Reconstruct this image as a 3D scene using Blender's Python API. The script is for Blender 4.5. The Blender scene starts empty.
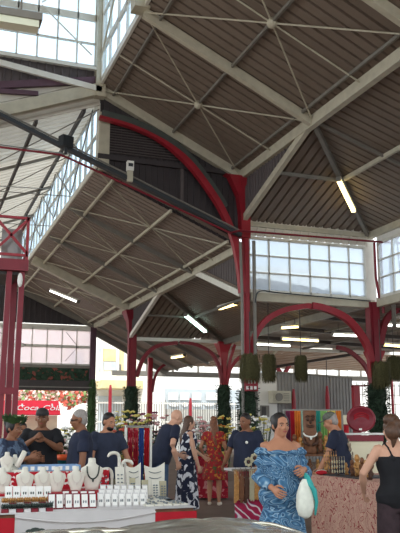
import bpy, bmesh, math, random
from mathutils import Vector, Matrix, Euler, noise
random.seed(7)
C = bpy.context.scene.collection
SC = bpy.context.scene
PI = math.pi
# ------------------------------------------------------------------ camera, world, sun, exposure
TILT = math.atan(160/780.0); HEAD = math.radians(20.139)
cd = bpy.data.cameras.new('camera'); cam = bpy.data.objects.new('camera', cd); C.objects.link(cam)
cam.location = (0, 0, 1.5); cam.rotation_euler = (PI/2 + TILT, 0, -HEAD)
cd.sensor_fit = 'HORIZONTAL'; cd.sensor_width = 36; cd.lens = 36*780/400.0
cd.clip_start = .1; cd.clip_end = 500
SC.camera = cam
W = bpy.data.worlds.new('sky'); SC.world = W; W.use_nodes = True
bg = W.node_tree.nodes['Background']; bg.inputs[0].default_value = (.86, .94, 1.0, 1); bg.inputs[1].default_value = 2.1
sd = bpy.data.lights.new('sun', 'SUN'); so = bpy.data.objects.new('sun', sd); C.objects.link(so)
sd.energy = 3.6; sd.angle = .03; sd.color = (1, .96, .9)
so.rotation_euler = (math.radians(38), math.radians(8), math.radians(-40))
SC.view_settings.view_transform = 'Standard'; SC.view_settings.look = 'None'
SC.view_settings.exposure = 0.2; SC.view_settings.gamma = 1
SC.cycles.max_bounces = 8; SC.cycles.diffuse_bounces = 5; SC.cycles.transparent_max_bounces = 12
SC.cycles.sample_clamp_indirect = 6

_f = Vector((math.sin(HEAD)*math.cos(TILT), math.cos(HEAD)*math.cos(TILT), math.sin(TILT)))
_r = Vector((math.cos(HEAD), -math.sin(HEAD), 0)); _u = _r.cross(_f)
def at(x, y, Y):            # the point of the place that lies at depth Y on the hall's own axis
    d = _f*780 + _r*(x-200) + _u*(266.5-y)
    return Vector((0, 0, 1.5)) + d*(Y/d.y)
def fl(x, g):               # floor point at distance g, x in photo columns
    u = (x-200)/796.0
    return Vector((g*(.3443+.9389*u), g*(.9389-.3443*u), 0))
# ------------------------------------------------------------------ materials
M = {}
def srgb(h):
    if isinstance(h, str):
        c = [int(h[i:i+2], 16)/255 for i in (0, 2, 4)]
    else: c = [v/255 for v in h]
    return tuple(v/12.92 if v <= .04045 else ((v+.055)/1.055)**2.4 for v in c) + (1,)
def mat(name, col, rough=.6, metal=0, var=.12, scale=9, emit=None, es=0, trans=0, spec=.4, bump=0):
    m = bpy.data.materials.new(name); m.use_nodes = True; nt = m.node_tree; b = nt.nodes['Principled BSDF']
    c = srgb(col); b.inputs['Roughness'].default_value = rough; b.inputs['Metallic'].default_value = metal
    b.inputs['Specular IOR Level'].default_value = spec
    if emit:
        b.inputs['Emission Color'].default_value = srgb(emit); b.inputs['Emission Strength'].default_value = es
    if var:
        tc = nt.nodes.new('ShaderNodeTexCoord'); n = nt.nodes.new('ShaderNodeTexNoise'); n.inputs['Scale'].default_value = scale
        n.inputs['Detail'].default_value = 4
        nt.links.new(tc.outputs['Object'], n.inputs['Vector'])
        r = nt.nodes.new('ShaderNodeValToRGB')
        r.color_ramp.elements[0].position = .3; r.color_ramp.elements[1].position = .7
        r.color_ramp.elements[0].color = tuple(v*(1-var) for v in c[:3])+(1,)
        r.color_ramp.elements[1].color = tuple(min(1, v*(1+var)) for v in c[:3])+(1,)
        nt.links.new(n.outputs['Fac'], r.inputs[0]); nt.links.new(r.outputs[0], b.inputs['Base Color'])
        if bump:
            bp = nt.nodes.new('ShaderNodeBump'); bp.inputs['Strength'].default_value = bump; bp.inputs['Distance'].default_value = .02
            nt.links.new(n.outputs['Fac'], bp.inputs['Height']); nt.links.new(bp.outputs[0], b.inputs['Normal'])
    else: b.inputs['Base Color'].default_value = c
    M[name] = m
    return m
def ramp_mat(name, kind, scale, stops, rough=.7, distort=0, detail=3, mapping=None, interp='LINEAR', **kw):
    """patterned cloth: a texture through a colour ramp"""
    m = bpy.data.materials.new(name); m.use_nodes = True; nt = m.node_tree; b = nt.nodes['Principled BSDF']
    b.inputs['Roughness'].default_value = rough; b.inputs['Specular IOR Level'].default_value = .25
    tc = nt.nodes.new('ShaderNodeTexCoord'); vec = tc.outputs['Object']
    if mapping:
        mp = nt.nodes.new('ShaderNodeMapping'); mp.inputs['Scale'].default_value = mapping
        nt.links.new(vec, mp.inputs[0]); vec = mp.outputs[0]
    if kind == 'noise':
        t = nt.nodes.new('ShaderNodeTexNoise'); t.inputs['Detail'].default_value = detail; t.inputs['Distortion'].default_value = distort; out = 'Fac'
    elif kind == 'wave':
        t = nt.nodes.new('ShaderNodeTexWave'); t.inputs['Distortion'].default_value = distort; t.inputs['Detail'].default_value = detail
        t.inputs['Detail Scale'].default_value = kw.get('ds', 1); out = 'Fac'
        t.wave_type = kw.get('wt', 'BANDS'); t.bands_direction = kw.get('bd', 'X')
    else:
        t = nt.nodes.new('ShaderNodeTexVoronoi'); t.feature = kw.get('feature', 'F1'); out = 'Distance'
        if distort:
            n = nt.nodes.new('ShaderNodeTexNoise'); n.inputs['Scale'].default_value = scale*.9
            nt.links.new(vec, n.inputs['Vector'])
            mx = nt.nodes.new('ShaderNodeMixRGB'); mx.blend_type = 'LINEAR_LIGHT'; mx.inputs[0].default_value = distort
            nt.links.new(vec, mx.inputs[1]); nt.links.new(n.outputs['Color'], mx.inputs[2]); vec = mx.outputs[0]
    t.inputs['Scale'].default_value = scale
    nt.links.new(vec, t.inputs['Vector'])
    r = nt.nodes.new('ShaderNodeValToRGB'); r.color_ramp.interpolation = interp
    e = r.color_ramp.elements
    while len(e) < len(stops): e.new(.5)
    for k, (p, c) in enumerate(stops): e[k].position = p; e[k].color = srgb(c)
    src = t.outputs[out]
    if kw.get('rings'):
        mm = nt.nodes.new('ShaderNodeMath'); mm.operation = 'MULTIPLY'; mm.inputs[1].default_value = kw['rings']
        ms = nt.nodes.new('ShaderNodeMath'); ms.operation = 'FRACT'
        nt.links.new(src, mm.inputs[0]); nt.links.new(mm.outputs[0], ms.inputs[0]); src = ms.outputs[0]
    nt.links.new(src, r.inputs[0]); nt.links.new(r.outputs[0], b.inputs['Base Color'])
    M[name] = m
    return m
def glass(name, col, frost=.5, tint=.9):
    m = bpy.data.materials.new(name); m.use_nodes = True; nt = m.node_tree; nt.nodes.remove(nt.nodes['Principled BSDF'])
    o = nt.nodes['Material Output']
    tr = nt.nodes.new('ShaderNodeBsdfTransparent'); tr.inputs[0].default_value = tuple(v*tint for v in srgb(col)[:3])+(1,)
    tl = nt.nodes.new('ShaderNodeBsdfTranslucent'); tl.inputs[0].default_value = srgb(col)
    gl = nt.nodes.new('ShaderNodeBsdfGlossy'); gl.inputs['Roughness'].default_value = .15
    a = nt.nodes.new('ShaderNodeMixShader'); a.inputs[0].default_value = frost
    b = nt.nodes.new('ShaderNodeMixShader'); b.inputs[0].default_value = .06
    nt.links.new(tr.outputs[0], a.inputs[1]); nt.links.new(tl.outputs[0], a.inputs[2])
    nt.links.new(a.outputs[0], b.inputs[1]); nt.links.new(gl.outputs[0], b.inputs[2]); nt.links.new(b.outputs[0], o.inputs[0])
    M[name] = m
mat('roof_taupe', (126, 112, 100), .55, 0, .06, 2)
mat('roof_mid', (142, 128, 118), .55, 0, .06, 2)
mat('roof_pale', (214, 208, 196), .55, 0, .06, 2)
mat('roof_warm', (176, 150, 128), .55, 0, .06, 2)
mat('cladding', (92, 84, 84), .6, 0, .08, 3)
mat('cladding_dark', (62, 56, 58), .6, 0, .08, 3)
mat('steel_cream', (192, 186, 166), .5, 0, .10, 4)
mat('steel_grey', (128, 124, 116), .5, .1, .10, 4)
mat('steel_dark', (66, 60, 58), .5, .1, .10, 4)
mat('steel_green', (78, 84, 80), .5, .1, .10, 4)
mat('steel_plum', (92, 66, 78), .5, .1, .10, 4)
mat('red_paint', (152, 32, 45), .4, 0, .12, 3)
mat('maroon_paint', (126, 30, 44), .45, 0, .12, 3)
mat('frame_white', (226, 224, 214), .5, 0, .05, 4)
mat('tray_dark', (58, 62, 66), .5, .3, .1, 5)
mat('white', (236, 234, 228), .55, 0, .04, 6)
mat('white_wall', (232, 230, 224), .8, 0, .05, 1)
mat('concrete', (112, 92, 80), .85, 0, .15, 1.2)
mat('asphalt', (150, 145, 138), .9, 0, .1, .4)
mat('tube_warm', (255, 240, 200), .4, 0, 0, emit=(255, 226, 150), es=5)
mat('tube_white', (255, 255, 255), .4, 0, 0, emit=(250, 250, 240), es=5)
mat('tube_green', (240, 255, 250), .4, 0, 0, emit=(205, 248, 235), es=5)
mat('tube_off', (236, 240, 215), .4, 0, .05, 4)
glass('glass_clear', (235, 246, 255), .12, .95)
glass('glass_frost', (232, 238, 244), .4, .96)
glass('glass_milk', (244, 236, 238), .5, .95)
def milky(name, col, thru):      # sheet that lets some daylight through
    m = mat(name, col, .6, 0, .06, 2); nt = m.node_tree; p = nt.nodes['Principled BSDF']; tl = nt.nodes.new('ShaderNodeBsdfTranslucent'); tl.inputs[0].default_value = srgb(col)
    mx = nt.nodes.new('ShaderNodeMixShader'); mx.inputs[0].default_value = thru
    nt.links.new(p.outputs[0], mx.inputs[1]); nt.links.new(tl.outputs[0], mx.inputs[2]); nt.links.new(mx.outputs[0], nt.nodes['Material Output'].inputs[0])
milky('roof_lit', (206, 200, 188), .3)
# ------------------------------------------------------------------ mesh helpers
def world_loc(o):
    v = Vector((0, 0, 0))
    while o is not None:
        v = v + o.location; o = o.parent
    return v
class MB:
    def __init__(s): s.v = []; s.f = []
    def add(s, vs, fs):
        n = len(s.v); s.v += [Vector(v) for v in vs]; s.f += [tuple(n+i for i in f) for f in fs]; return s
    def box(s, c, d, rz=0, tilt=0):
        c = Vector(c); m = Matrix.Rotation(rz, 3, 'Z') @ Matrix.Rotation(tilt, 3, 'X')
        vs = [c + m @ Vector((x*d[0]/2, y*d[1]/2, z*d[2]/2)) for x in (-1, 1) for y in (-1, 1) for z in (-1, 1)]
        return s.add(vs, [(0, 1, 3, 2), (4, 6, 7, 5), (0, 4, 5, 1), (2, 3, 7, 6), (0, 2, 6, 4), (1, 5, 7, 3)])
    def bb(s, a, b): # box by corners
        return s.box([(a[i]+b[i])/2 for i in range(3)], [abs(b[i]-a[i]) for i in range(3)])
    def bar(s, p, q, w=.1, h=.1, up=(0, 0, 1)):
        p = Vector(p); q = Vector(q); d = (q-p).normalized(); u = Vector(up)
        if abs(d.dot(u)) > .98: u = Vector((0, 1, 0))
        a = d.cross(u).normalized(); b = a.cross(d).normalized()
        vs = [e + a*(i*w/2) + b*(j*h/2) for e in (p, q) for i in (-1, 1) for j in (-1, 1)]
        return s.add(vs, [(0, 1, 3, 2), (4, 6, 7, 5), (0, 4, 5, 1), (2, 3, 7, 6), (0, 2, 6, 4), (1, 5, 7, 3)])
    def tube(s, pts, r, n=8, cap=True, sq=1, up=(0, 0, 1)):
        pts = [Vector(p) for p in pts]; k = len(pts)
        if not isinstance(r, (list, tuple)): r = [r]*k
        rings = []
        for i, p in enumerate(pts):
            d = (pts[min(i+1, k-1)]-pts[max(i-1, 0)]).normalized(); u = Vector(up)
            if abs(d.dot(u)) > .95: u = Vector((0, 1, 0))
            a = d.cross(u).normalized(); b = a.cross(d).normalized()
            rings.append([p + (a*math.cos(2*PI*j/n) + b*(math.sin(2*PI*j/n)*sq))*r[i] for j in range(n)])
        return s.rings(rings, cap)
    def rings(s, rings, cap=True):
        n = len(rings[0]); vs = [v for R in rings for v in R]; fs = []
        for i in range(len(rings)-1):
            for j in range(n):
                a = i*n+j; b = i*n+(j+1) % n
                fs.append((a, b, b+n, a+n))
        if cap:
            fs.append(tuple(reversed(range(n)))); fs.append(tuple(range((len(rings)-1)*n, len(rings)*n)))
        return s.add(vs, fs)
    def strip(s, pts, w, h, nrm=(0, 1, 0)):   # box beam of w (along nrm) by h (in plane) along a curve
        pts = [Vector(p) for p in pts]; nrm = Vector(nrm).normalized(); R = []
        for i, p in enumerate(pts):
            d = (pts[min(i+1, len(pts)-1)]-pts[max(i-1, 0)]).normalized(); b = nrm.cross(d).normalized()
            hh = h[i] if isinstance(h, (list, tuple)) else h
            R.append([p - nrm*w/2 - b*hh/2, p + nrm*w/2 - b*hh/2, p + nrm*w/2 + b*hh/2, p - nrm*w/2 + b*hh/2])
        return s.rings(R)
    def lathe(s, c, prof, n=16, sx=1, sy=1):
        c = Vector(c)
        return s.rings([[c + Vector((r*sx*math.cos(2*PI*j/n), r*sy*math.sin(2*PI*j/n), z)) for j in range(n)] for r, z in prof])
    def ball(s, c, r, n=10, m=6, rz=0):
        if not isinstance(r, (list, tuple)): r = (r, r, r)
        c = Vector(c); rot = Matrix.Rotation(rz, 3, 'Z'); vs = [c + Vector((0, 0, -r[2]))]; fs = []
        for i in range(1, m):
            a = -PI/2 + PI*i/m
            for j in range(n):
                t = 2*PI*j/n; vs.append(c + rot @ Vector((r[0]*math.cos(a)*math.cos(t), r[1]*math.cos(a)*math.sin(t), r[2]*math.sin(a))))
        vs.append(c + Vector((0, 0, r[2]))); T = len(vs)-1
        for j in range(n):
            fs.append((0, 1+(j+1) % n, 1+j)); fs.append((T, T-n+j, T-n+(j+1) % n))
            for i in range(m-2):
                a = 1+i*n+j; b = 1+i*n+(j+1) % n; fs.append((a, b, b+n, a+n))
        return s.add(vs, fs)
    def poly(s, pts, th=0, nrm=None):
        pts = [Vector(p) for p in pts]; n = len(pts)
        if not th: return s.add(pts, [tuple(range(n))])
        if nrm is None: nrm = (pts[1]-pts[0]).cross(pts[2]-pts[0]).normalized()
        q = [p + Vector(nrm)*th for p in pts]
        return s.add(pts+q, [tuple(reversed(range(n))), tuple(range(n, 2*n))] + [(i, (i+1) % n, n+(i+1) % n, n+i) for i in range(n)])
    def corr(s, poly, ribs, pitch=.3, dep=.085, prof=((0, 0), (.74, 0), (.79, 1), (.95, 1), (1, 0))):
        """ribbed sheet over a convex 3-D polygon; ribs run along the given direction"""
        P = [Vector(p) for p in poly]; nrm = (P[1]-P[0]).cross(P[2]-P[0]).normalized()
        if nrm.z < 0 or (abs(nrm.z) < 1e-3 and nrm.y > 0): nrm = -nrm
        t = Vector(ribs); t = (t - nrm*t.dot(nrm)).normalized(); a = t.cross(nrm).normalized(); o = P[0]
        Q = [((p-o).dot(a), (p-o).dot(t)) for p in P]
        lo = min(q[0] for q in Q); hi = max(q[0] for q in Q)
        def clip(pl, x, keep_gt):
            out = []
            for i in range(len(pl)):
                A, B = pl[i], pl[(i+1) % len(pl)]
                ina = A[0] >= x if keep_gt else A[0] <= x; inb = B[0] >= x if keep_gt else B[0] <= x
                if ina: out.append(A)
                if ina != inb:
                    f = (x-A[0])/(B[0]-A[0]); out.append((x, A[1]+f*(B[1]-A[1])))
            return out
        k = math.floor(lo/pitch)
        while k*pitch < hi:
            for (p0, h0), (p1, h1) in zip(prof, prof[1:]):
                x0 = (k+p0)*pitch; x1 = (k+p1)*pitch
                if x1 <= lo or x0 >= hi: continue
                pl = clip(clip(Q, x0, True), x1, False)
                if len(pl) < 3: continue
                vs = []
                for q in pl:
                    f = min(1, max(0, (q[0]-x0)/(x1-x0))); vs.append(o + a*q[0] + t*q[1] + nrm*(dep*(h0+(h1-h0)*f)))
                s.add(vs, [tuple(range(len(vs)))])
            k += 1
        return s
    def build(s, name, m, parent=None, smooth=False, origin=None):
        me = bpy.data.meshes.new(name)
        if parent is not None: off = world_loc(parent)
        elif origin is not None: off = Vector(origin)
        else:
            xs = [v.x for v in s.v]; ys = [v.y for v in s.v]; off = Vector(((min(xs)+max(xs))/2, (min(ys)+max(ys))/2, min(v.z for v in s.v)))
        me.from_pydata([v-off for v in s.v], [], s.f); me.update()
        bm = bmesh.new(); bm.from_mesh(me); bmesh.ops.recalc_face_normals(bm, faces=bm.faces); bm.to_mesh(me); bm.free()
        if smooth:
            for p in me.polygons: p.use_smooth = True
        me.materials.append(M[m] if isinstance(m, str) else m)
        o = bpy.data.objects.new(name, me); C.objects.link(o)
        if parent is not None: o.parent = parent
        else: o.location = off
        return o
def tag(o, label, cat=None, group=None, kind=None):
    o['label'] = label
    if cat: o['category'] = cat
    if group: o['group'] = group
    if kind: o['kind'] = kind
    return o
def thing(name, label, cat, loc=(0, 0, 0), group=None, kind='thing'):
    o = bpy.data.objects.new(name, None); C.objects.link(o); o.location = loc; o.empty_display_size = .1
    return tag(o, label, cat, group, kind)
def struct(name, mb, m, label, parent=None):
    o = mb.build(name, m, parent)
    if parent is None: o['kind'] = 'structure'; o['label'] = label; o['category'] = name.split('_')[0]
    return o
ORD = 'first second third fourth fifth sixth seventh eighth ninth tenth eleventh twelfth thirteenth fourteenth fifteenth sixteenth seventeenth eighteenth nineteenth twentieth'.split()
def copy_tree(o, loc, label=None, group=None, rz=None, parent=None):
    c = o.copy(); C.objects.link(c)
    if parent is None:
        c.location = loc
        if rz is not None: c.rotation_euler.z = rz
        if label: c['label'] = label
        if group: c['group'] = group
    else: c.parent = parent
    for ch in [x for x in o.children]: copy_tree(ch, None, parent=c)
    return c
# ------------------------------------------------------------------ ground
X0, YC, XR, XA = 9.65, 22.5, 4.91, 14.42
UE, UR, LE, LR, LT = 9.66, 11.95, 7.24, 9.3, 11.4
UO, LO = 8.03, 5.72
YP, YE, YG = 17.5, 36.0, 43.8
struct('floor', MB().bb((-9, -7, -.2), (24, 48, 0)), 'concrete', 'brown concrete floor of the market hall')
struct('street_ground', MB().bb((-120, -90, -.4), (140, 160, -.2)), 'asphalt', 'pale street and yard around the market hall')

# ------------------------------------------------------------------ roof sheets
def sheet(name, poly, ribs, m, label, **k):
    return struct(name, MB().corr(poly, ribs, **k), m, label)
def rod(mb, p, q, r=.03): mb.tube([p, q], r*.62, 6)
dn = Vector((X0-XR, 0, UE-UR))
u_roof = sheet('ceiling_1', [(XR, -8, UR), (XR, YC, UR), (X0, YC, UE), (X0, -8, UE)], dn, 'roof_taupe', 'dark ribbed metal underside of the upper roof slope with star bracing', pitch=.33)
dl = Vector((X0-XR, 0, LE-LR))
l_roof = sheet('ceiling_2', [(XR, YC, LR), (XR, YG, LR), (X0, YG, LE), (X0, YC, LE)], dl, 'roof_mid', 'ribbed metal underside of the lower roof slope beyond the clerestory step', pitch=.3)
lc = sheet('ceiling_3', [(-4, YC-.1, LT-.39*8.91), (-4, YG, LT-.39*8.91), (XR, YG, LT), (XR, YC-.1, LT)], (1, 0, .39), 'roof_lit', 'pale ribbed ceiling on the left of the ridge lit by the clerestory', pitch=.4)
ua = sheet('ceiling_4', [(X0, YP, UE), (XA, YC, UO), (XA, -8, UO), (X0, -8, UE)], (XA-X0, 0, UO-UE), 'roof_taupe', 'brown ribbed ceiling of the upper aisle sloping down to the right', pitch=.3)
uh = sheet('ceiling_5', [(X0, YP, UE), (X0, YC, UO), (XA, YC, UO)], (0, YC-YP, UO-UE), 'roof_taupe', 'triangular ribbed hip end of the upper aisle roof above the window band', pitch=.3)
A1, A2 = 26.8, 31.1
la = sheet('ceiling_6', [(X0, A1, LE), (X0, A2, LE), (XA, YE, LO), (XA, YC, LO)], (XA-X0, 0, LO-LE), 'roof_taupe', 'ribbed ceiling of the lower aisle between two hip ends', pitch=.3)
lh1 = sheet('ceiling_7', [(X0, A2, LE), (X0, YE, LO), (XA, YE, LO)], (0, 1, -.3), 'roof_taupe', 'far triangular hip end of the lower aisle roof', pitch=.3)
lh0 = sheet('ceiling_8', [(X0, A1, LE), (X0, YC, LO), (XA, YC, LO)], (0, -1, -.3), 'roof_taupe', 'near triangular hip end of the lower aisle roof', pitch=.3)
fa = sheet('ceiling_9', [(X0, YE, LE), (X0, 45, LE), (XA, 45, 4.75), (XA, YE, 4.9)], (1, 0, -.5), 'roof_taupe', 'ribbed lean-to ceiling of the farthest aisle bay', pitch=.35)
o1 = sheet('ceiling_10', [(XA, YC, LO), (XA, 36, LO), (24, 36, 5.4), (24, YC, 5.4)], (1, 0, -.04), 'roof_taupe', 'ribbed low ceiling of the outer aisle hung with fluorescent lamps', pitch=.35)
# far outer hip roof: fan of warm ribs dropping to the back fascia
XV = 20.7
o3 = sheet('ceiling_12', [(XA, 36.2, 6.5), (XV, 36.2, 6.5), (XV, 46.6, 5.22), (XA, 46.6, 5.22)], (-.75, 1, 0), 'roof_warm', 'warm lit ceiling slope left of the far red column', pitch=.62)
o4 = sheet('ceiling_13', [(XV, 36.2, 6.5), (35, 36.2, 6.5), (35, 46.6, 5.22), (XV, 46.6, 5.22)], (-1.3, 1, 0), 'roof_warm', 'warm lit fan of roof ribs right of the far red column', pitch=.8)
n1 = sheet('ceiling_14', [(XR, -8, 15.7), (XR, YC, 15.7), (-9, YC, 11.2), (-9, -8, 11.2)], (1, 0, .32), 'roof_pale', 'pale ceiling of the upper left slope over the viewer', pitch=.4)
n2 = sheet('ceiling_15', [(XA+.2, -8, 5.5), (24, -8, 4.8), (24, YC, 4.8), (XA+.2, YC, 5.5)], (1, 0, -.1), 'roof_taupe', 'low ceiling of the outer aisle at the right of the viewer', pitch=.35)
# vertical triangles clad in dark sheet between eave and hips
struct('wall_upper_gusset', MB().corr([(X0+.06, YP, UE-.05), (X0+.06, YC, UE-.05), (X0+.06, YC, UO)], (0, 0, 1), .22, .04), 'cladding', 'dark clad triangle under the upper eave')
struct('wall_lower_gusset', MB().corr([(X0+.06, A1, LE-.05), (X0+.06, YC, LE-.05), (X0+.06, YC, LO)], (0, 0, 1), .22, .04), 'cladding', 'dark clad triangle under the lower eave beside the central column')
struct('wall_far_gusset', MB().corr([(X0+.06, A2, LE-.05), (X0+.06, YE, LE-.05), (X0+.06, YE, LO)], (0, 0, 1), .22, .04), 'cladding', 'dark clad triangle under the lower eave beside the far column')
# ---- upper slope steel
def up(x): return UE + (UR-UE)*(X0-x)/(X0-XR) - .14
def lp(x): return LE + (LR-LE)*(X0-x)/(X0-XR) - .14
m_ = MB()
for y in (YP, 12.5, 7.5): m_.bar((XR, y, UR-.16), (X0, y, UE-.16), .16, .24)
m_.build('rafter', 'steel_cream', u_roof)
m_ = MB().bar((XR, YC-.05, UR-.12), (X0, YC-.05, UE-.12), .22, .34); m_.build('edge_rafter', 'steel_cream', u_roof)
m_ = MB().bar((X0, 5, UE-.14), (X0, YC, UE-.14), .18, .3); m_.build('eave_beam', 'steel_cream', u_roof)
xm = (XR+X0)/2; m_ = MB(); mk = MB()
for k, y0 in enumerate((YP, 12.5, 7.5)):
    y1 = y0+5; ym = y0+2.5
    for a, b in (((XR, y0), (xm, ym)), ((X0, y1), (xm, ym)), ((XR, y1), (xm, ym)), ((X0, y0), (xm, ym)), ((XR, ym), (X0, ym))):
        rod(m_, (a[0], a[1], up(a[0])), (b[0], b[1], up(b[0])), .036)
    mk.ball((xm, ym, up(xm)), .13)
m_.build('brace_rods', 'steel_cream', u_roof); mk.build('node', 'steel_cream', u_roof)
m_ = MB()
for x in (xm, X0-.35, XR+.4): m_.bar((x, -8, up(x)+.03), (x, YC, up(x)+.03), .06, .08)
m_.build('purlin', 'steel_grey', u_roof)
# ---- lower slope steel
m_ = MB()
for y in (26.9, 31.4): m_.bar((XR, y, LR-.14), (X0, y, LE-.14), .09, .14)
m_.build('rafter', 'steel_grey', l_roof)
m_ = MB().bar((XR, YE, LR-.2), (X0, YE, LE-.2), .3, .4); m_.build('main_rafter', 'steel_cream', l_roof)
m_ = MB().bar((X0, YC, LE-.12), (X0, YG, LE-.12), .22, .26); m_.build('eave_beam', 'steel_cream', l_roof)
m_ = MB()
for x in (xm, X0-.45, XR+.5): m_.bar((x, YC, lp(x)), (x, YG, lp(x)), .07, .1)
m_.build('purlin', 'steel_cream', l_roof)
m_ = MB()
ys = (YC, 26.9, 31.4, YE, 40, YG)
for y0, y1 in zip(ys, ys[1:]):
    ym = (y0+y1)/2
    for a, b in (((XR, y0), (X0, y1)), ((X0, y0), (XR, y1)), ((XR, ym), (X0, ym))):
        rod(m_, (a[0], a[1], lp(a[0])), (b[0], b[1], lp(b[0])), .034)
m_.build('brace_rods', 'steel_cream', l_roof)
# ---- pale left slope steel
def cp(x): return LT - .39*(XR-x) - .12
m_ = MB()
for y in (26.9, 31.4, 36, 40): m_.bar((-4, y, cp(-4)), (XR, y, cp(XR)), .07, .1)
m_.build('rafter', 'steel_grey', lc)
m_ = MB()
for x in (4.45, 3.0, 1.6, .2): m_.bar((x, YC, cp(x)), (x, YG, cp(x)), .09, .14)
m_.build('purlin', 'steel_dark', lc)
m_ = MB()
for y0, y1 in zip(ys, ys[1:]):
    rod(m_, (XR, y0, cp(XR)-.1), (1, y1, cp(1)-.1), .03); rod(m_, (1, y0, cp(1)-.1), (XR, y1, cp(XR)-.1), .03)
    rod(m_, (XR, y1, LR+.3), (-2, y1, LR+.1), .025)
m_.build('tie_rods', 'steel_grey', lc)
# near edge rafter of the pale slope, left of the ridge
struct('trim_1', MB().bar((-3, YC-.15, UR-.2-.39*7.9), (XR, YC-.15, UR-.16), .22, .36), 'steel_cream', 'cream edge rafter rising from the left to the ridge post')
# ---- aisle hips and eaves
m_ = MB()
m_.bar((X0, YP, UE-.1), (X0+.02, YC, UO-.08), .14, .2); m_.bar((X0+.15, YC-.05, UO-.1), (XA, YC-.05, UO-.12), .12, .14)
m_.build('hip_beam', 'steel_cream', uh)
MB().bar((X0, YP, UE-.12), (XA, YC, UO-.12), .12, .16).build('hip_rafter', 'steel_grey', uh)
f = .46
MB().bar((X0+.02, YP+(YC-YP)*f, UE-(UE-UO)*f-.1), (X0+(XA-X0)*f, YP+(YC-YP)*f, UE-(UE-UO)*f-.1), .08, .1).build('purlin', 'steel_grey', uh)
m_ = MB(); m_.bar((XA, 5, UO-.12), (XA, YC, UO-.12), .16, .22); m_.build('eave_beam', 'steel_cream', ua)
MB().bar((X0+(XA-X0)*f, YP+(YC-YP)*f, UE-(UE-UO)*f-.1), (X0+(XA-X0)*f, 5, UE-(UE-UO)*f-.1), .09, .12).build('purlin', 'steel_cream', ua)
MB().bar((X0, YP, UE-.1), (XA, YP, UO-.1), .05, .07).build('rafter', 'steel_grey', ua)
m_ = MB(); m_.bar((X0, A1, LE-.1), (X0, YC, LO-.08), .16, .2); m_.build('hip_beam', 'frame_white', lh0)
m_ = MB(); m_.bar((X0, A2, LE-.1), (X0, YE, LO-.05), .14, .18); m_.bar((X0, YE-.05, LO-.12), (XA, YE-.05, LO-.1), .14, .16); m_.build('hip_beam', 'frame_white', lh1)
MB().bar((X0, A2, LE-.12), (XA, YE, LO-.12), .13, .16).build('hip_rafter', 'steel_grey', lh1)
MB().bar((X0+.03, 33.4, LE-.85), (X0+2.3, 33.4, LE-.85), .06, .08).build('purlin', 'steel_grey', lh1)
MB().bar((X0+2.3, 33.4, LE-.85), (X0+2.3, 24.7, LE-.85), .08, .1).build('purlin', 'steel_grey', la)
MB().bar((X0, A1, LE-.12), (XA, YC, LO-.12), .12, .16).build('hip_rafter', 'steel_grey', lh0)
MB().bar((XA, YC, LO-.12), (XA, YE, LO-.12), .18, .26).build('eave_beam', 'steel_grey', la)
m_ = MB()
for y in (38, 40.5, 43): m_.bar((X0, y, LE-.2), (XA, y, 4.7), .1, .16)
m_.build('rafter', 'steel_grey', fa)
MB().bar((X0, 45, LE-.2), (XA, 45, 4.65), .16, .34).build('edge_rafter', 'steel_grey', fa)
m_ = MB()
for y in (26, 29.5, 33): m_.bar((XA, y, LO-.15), (24, y, 5.28), .1, .16)
m_.build('rafter', 'steel_dark', o1)
m_ = MB()
for x in (16.5, 18.8, 21): m_.bar((x, YC, 5.5-(x-16.5)*.033), (x, 36, 5.5-(x-16.5)*.033), .08, .1)
m_.build('purlin', 'steel_grey', o1)
m_ = MB(); m_.bar((18.3, 36.2, 6.3), (XV, 45.5, 5.0), .14, .18); m_.build('hip_rafter', 'steel_cream', o3)
m_ = MB(); m_.bar((28, 36.2, 6.3), (XV, 45.5, 5.05), .12, .16); m_.build('hip_rafter', 'steel_dark', o4)
struct('trim_2', MB().bar((XA, 36, 5.36), (27, 36, 5.36), .16, .16), 'frame_white', 'white cross beam in front of the warm far ceiling')
struct('trim_3', MB().bar((11.5, 47, 4.72), (36, 47, 4.72), .3, .3), 'steel_grey', 'grey fascia beam at the back edge of the far roof')
m_ = MB()
for k in range(15): m_.box((12.0+k*1.7, 46.95, 5.05), (.12, .1, .4))
struct('window_5', m_, 'steel_grey', 'short posts between the small bright openings above the far fascia')

# ------------------------------------------------------------------ step wall at the ridge
struct('trim_4', MB().bb((XR-.18, YC-.3, 11.5), (XR+.12, YC, 16.2)), 'steel_cream', 'cream post standing on the ridge between the two clerestories')
# near clerestory along the ridge (seen as a bright sliver)
def clerestory(name, label, p, q, z0, z1, n, rows, gm, fm, bw=.07, dep=.08):
    """glazed band between two floor points"""
    p = Vector((p[0], p[1], 0)); q = Vector((q[0], q[1], 0)); d = (q-p)
    root = thing(name, label, 'window', ((p+q)/2 + Vector((0, 0, z0))), kind='structure')
    nr = d.normalized().cross(Vector((0, 0, 1)))
    g = MB(); g.poly([p+Vector((0, 0, z0)), q+Vector((0, 0, z0)), q+Vector((0, 0, z1)), p+Vector((0, 0, z1))], .012, nr); g.build('pane', gm, root)
    f = MB()
    for k in range(n+1):
        c = p+d*k/n; w = bw*(1.8 if k in (0, n) else .8); f.bar(c+Vector((0, 0, z0)), c+Vector((0, 0, z1)), w, dep, up=nr)
    for k in range(len(rows)):
        z = z0+(z1-z0)*rows[k][0]; f.bar(p+Vector((0, 0, z)), q+Vector((0, 0, z)), dep, rows[k][1])
    f.build('window_frame', fm, root)
    return root
w = clerestory('window_1', 'near clerestory glazing along the ridge above the upper slope', (XR, 8), (XR, YC-.3), UR+.05, 15.6, 14, ((0, .2), (.28, .16), (.62, .06), (1, .2)), 'glass_clear', 'frame_white')
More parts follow.
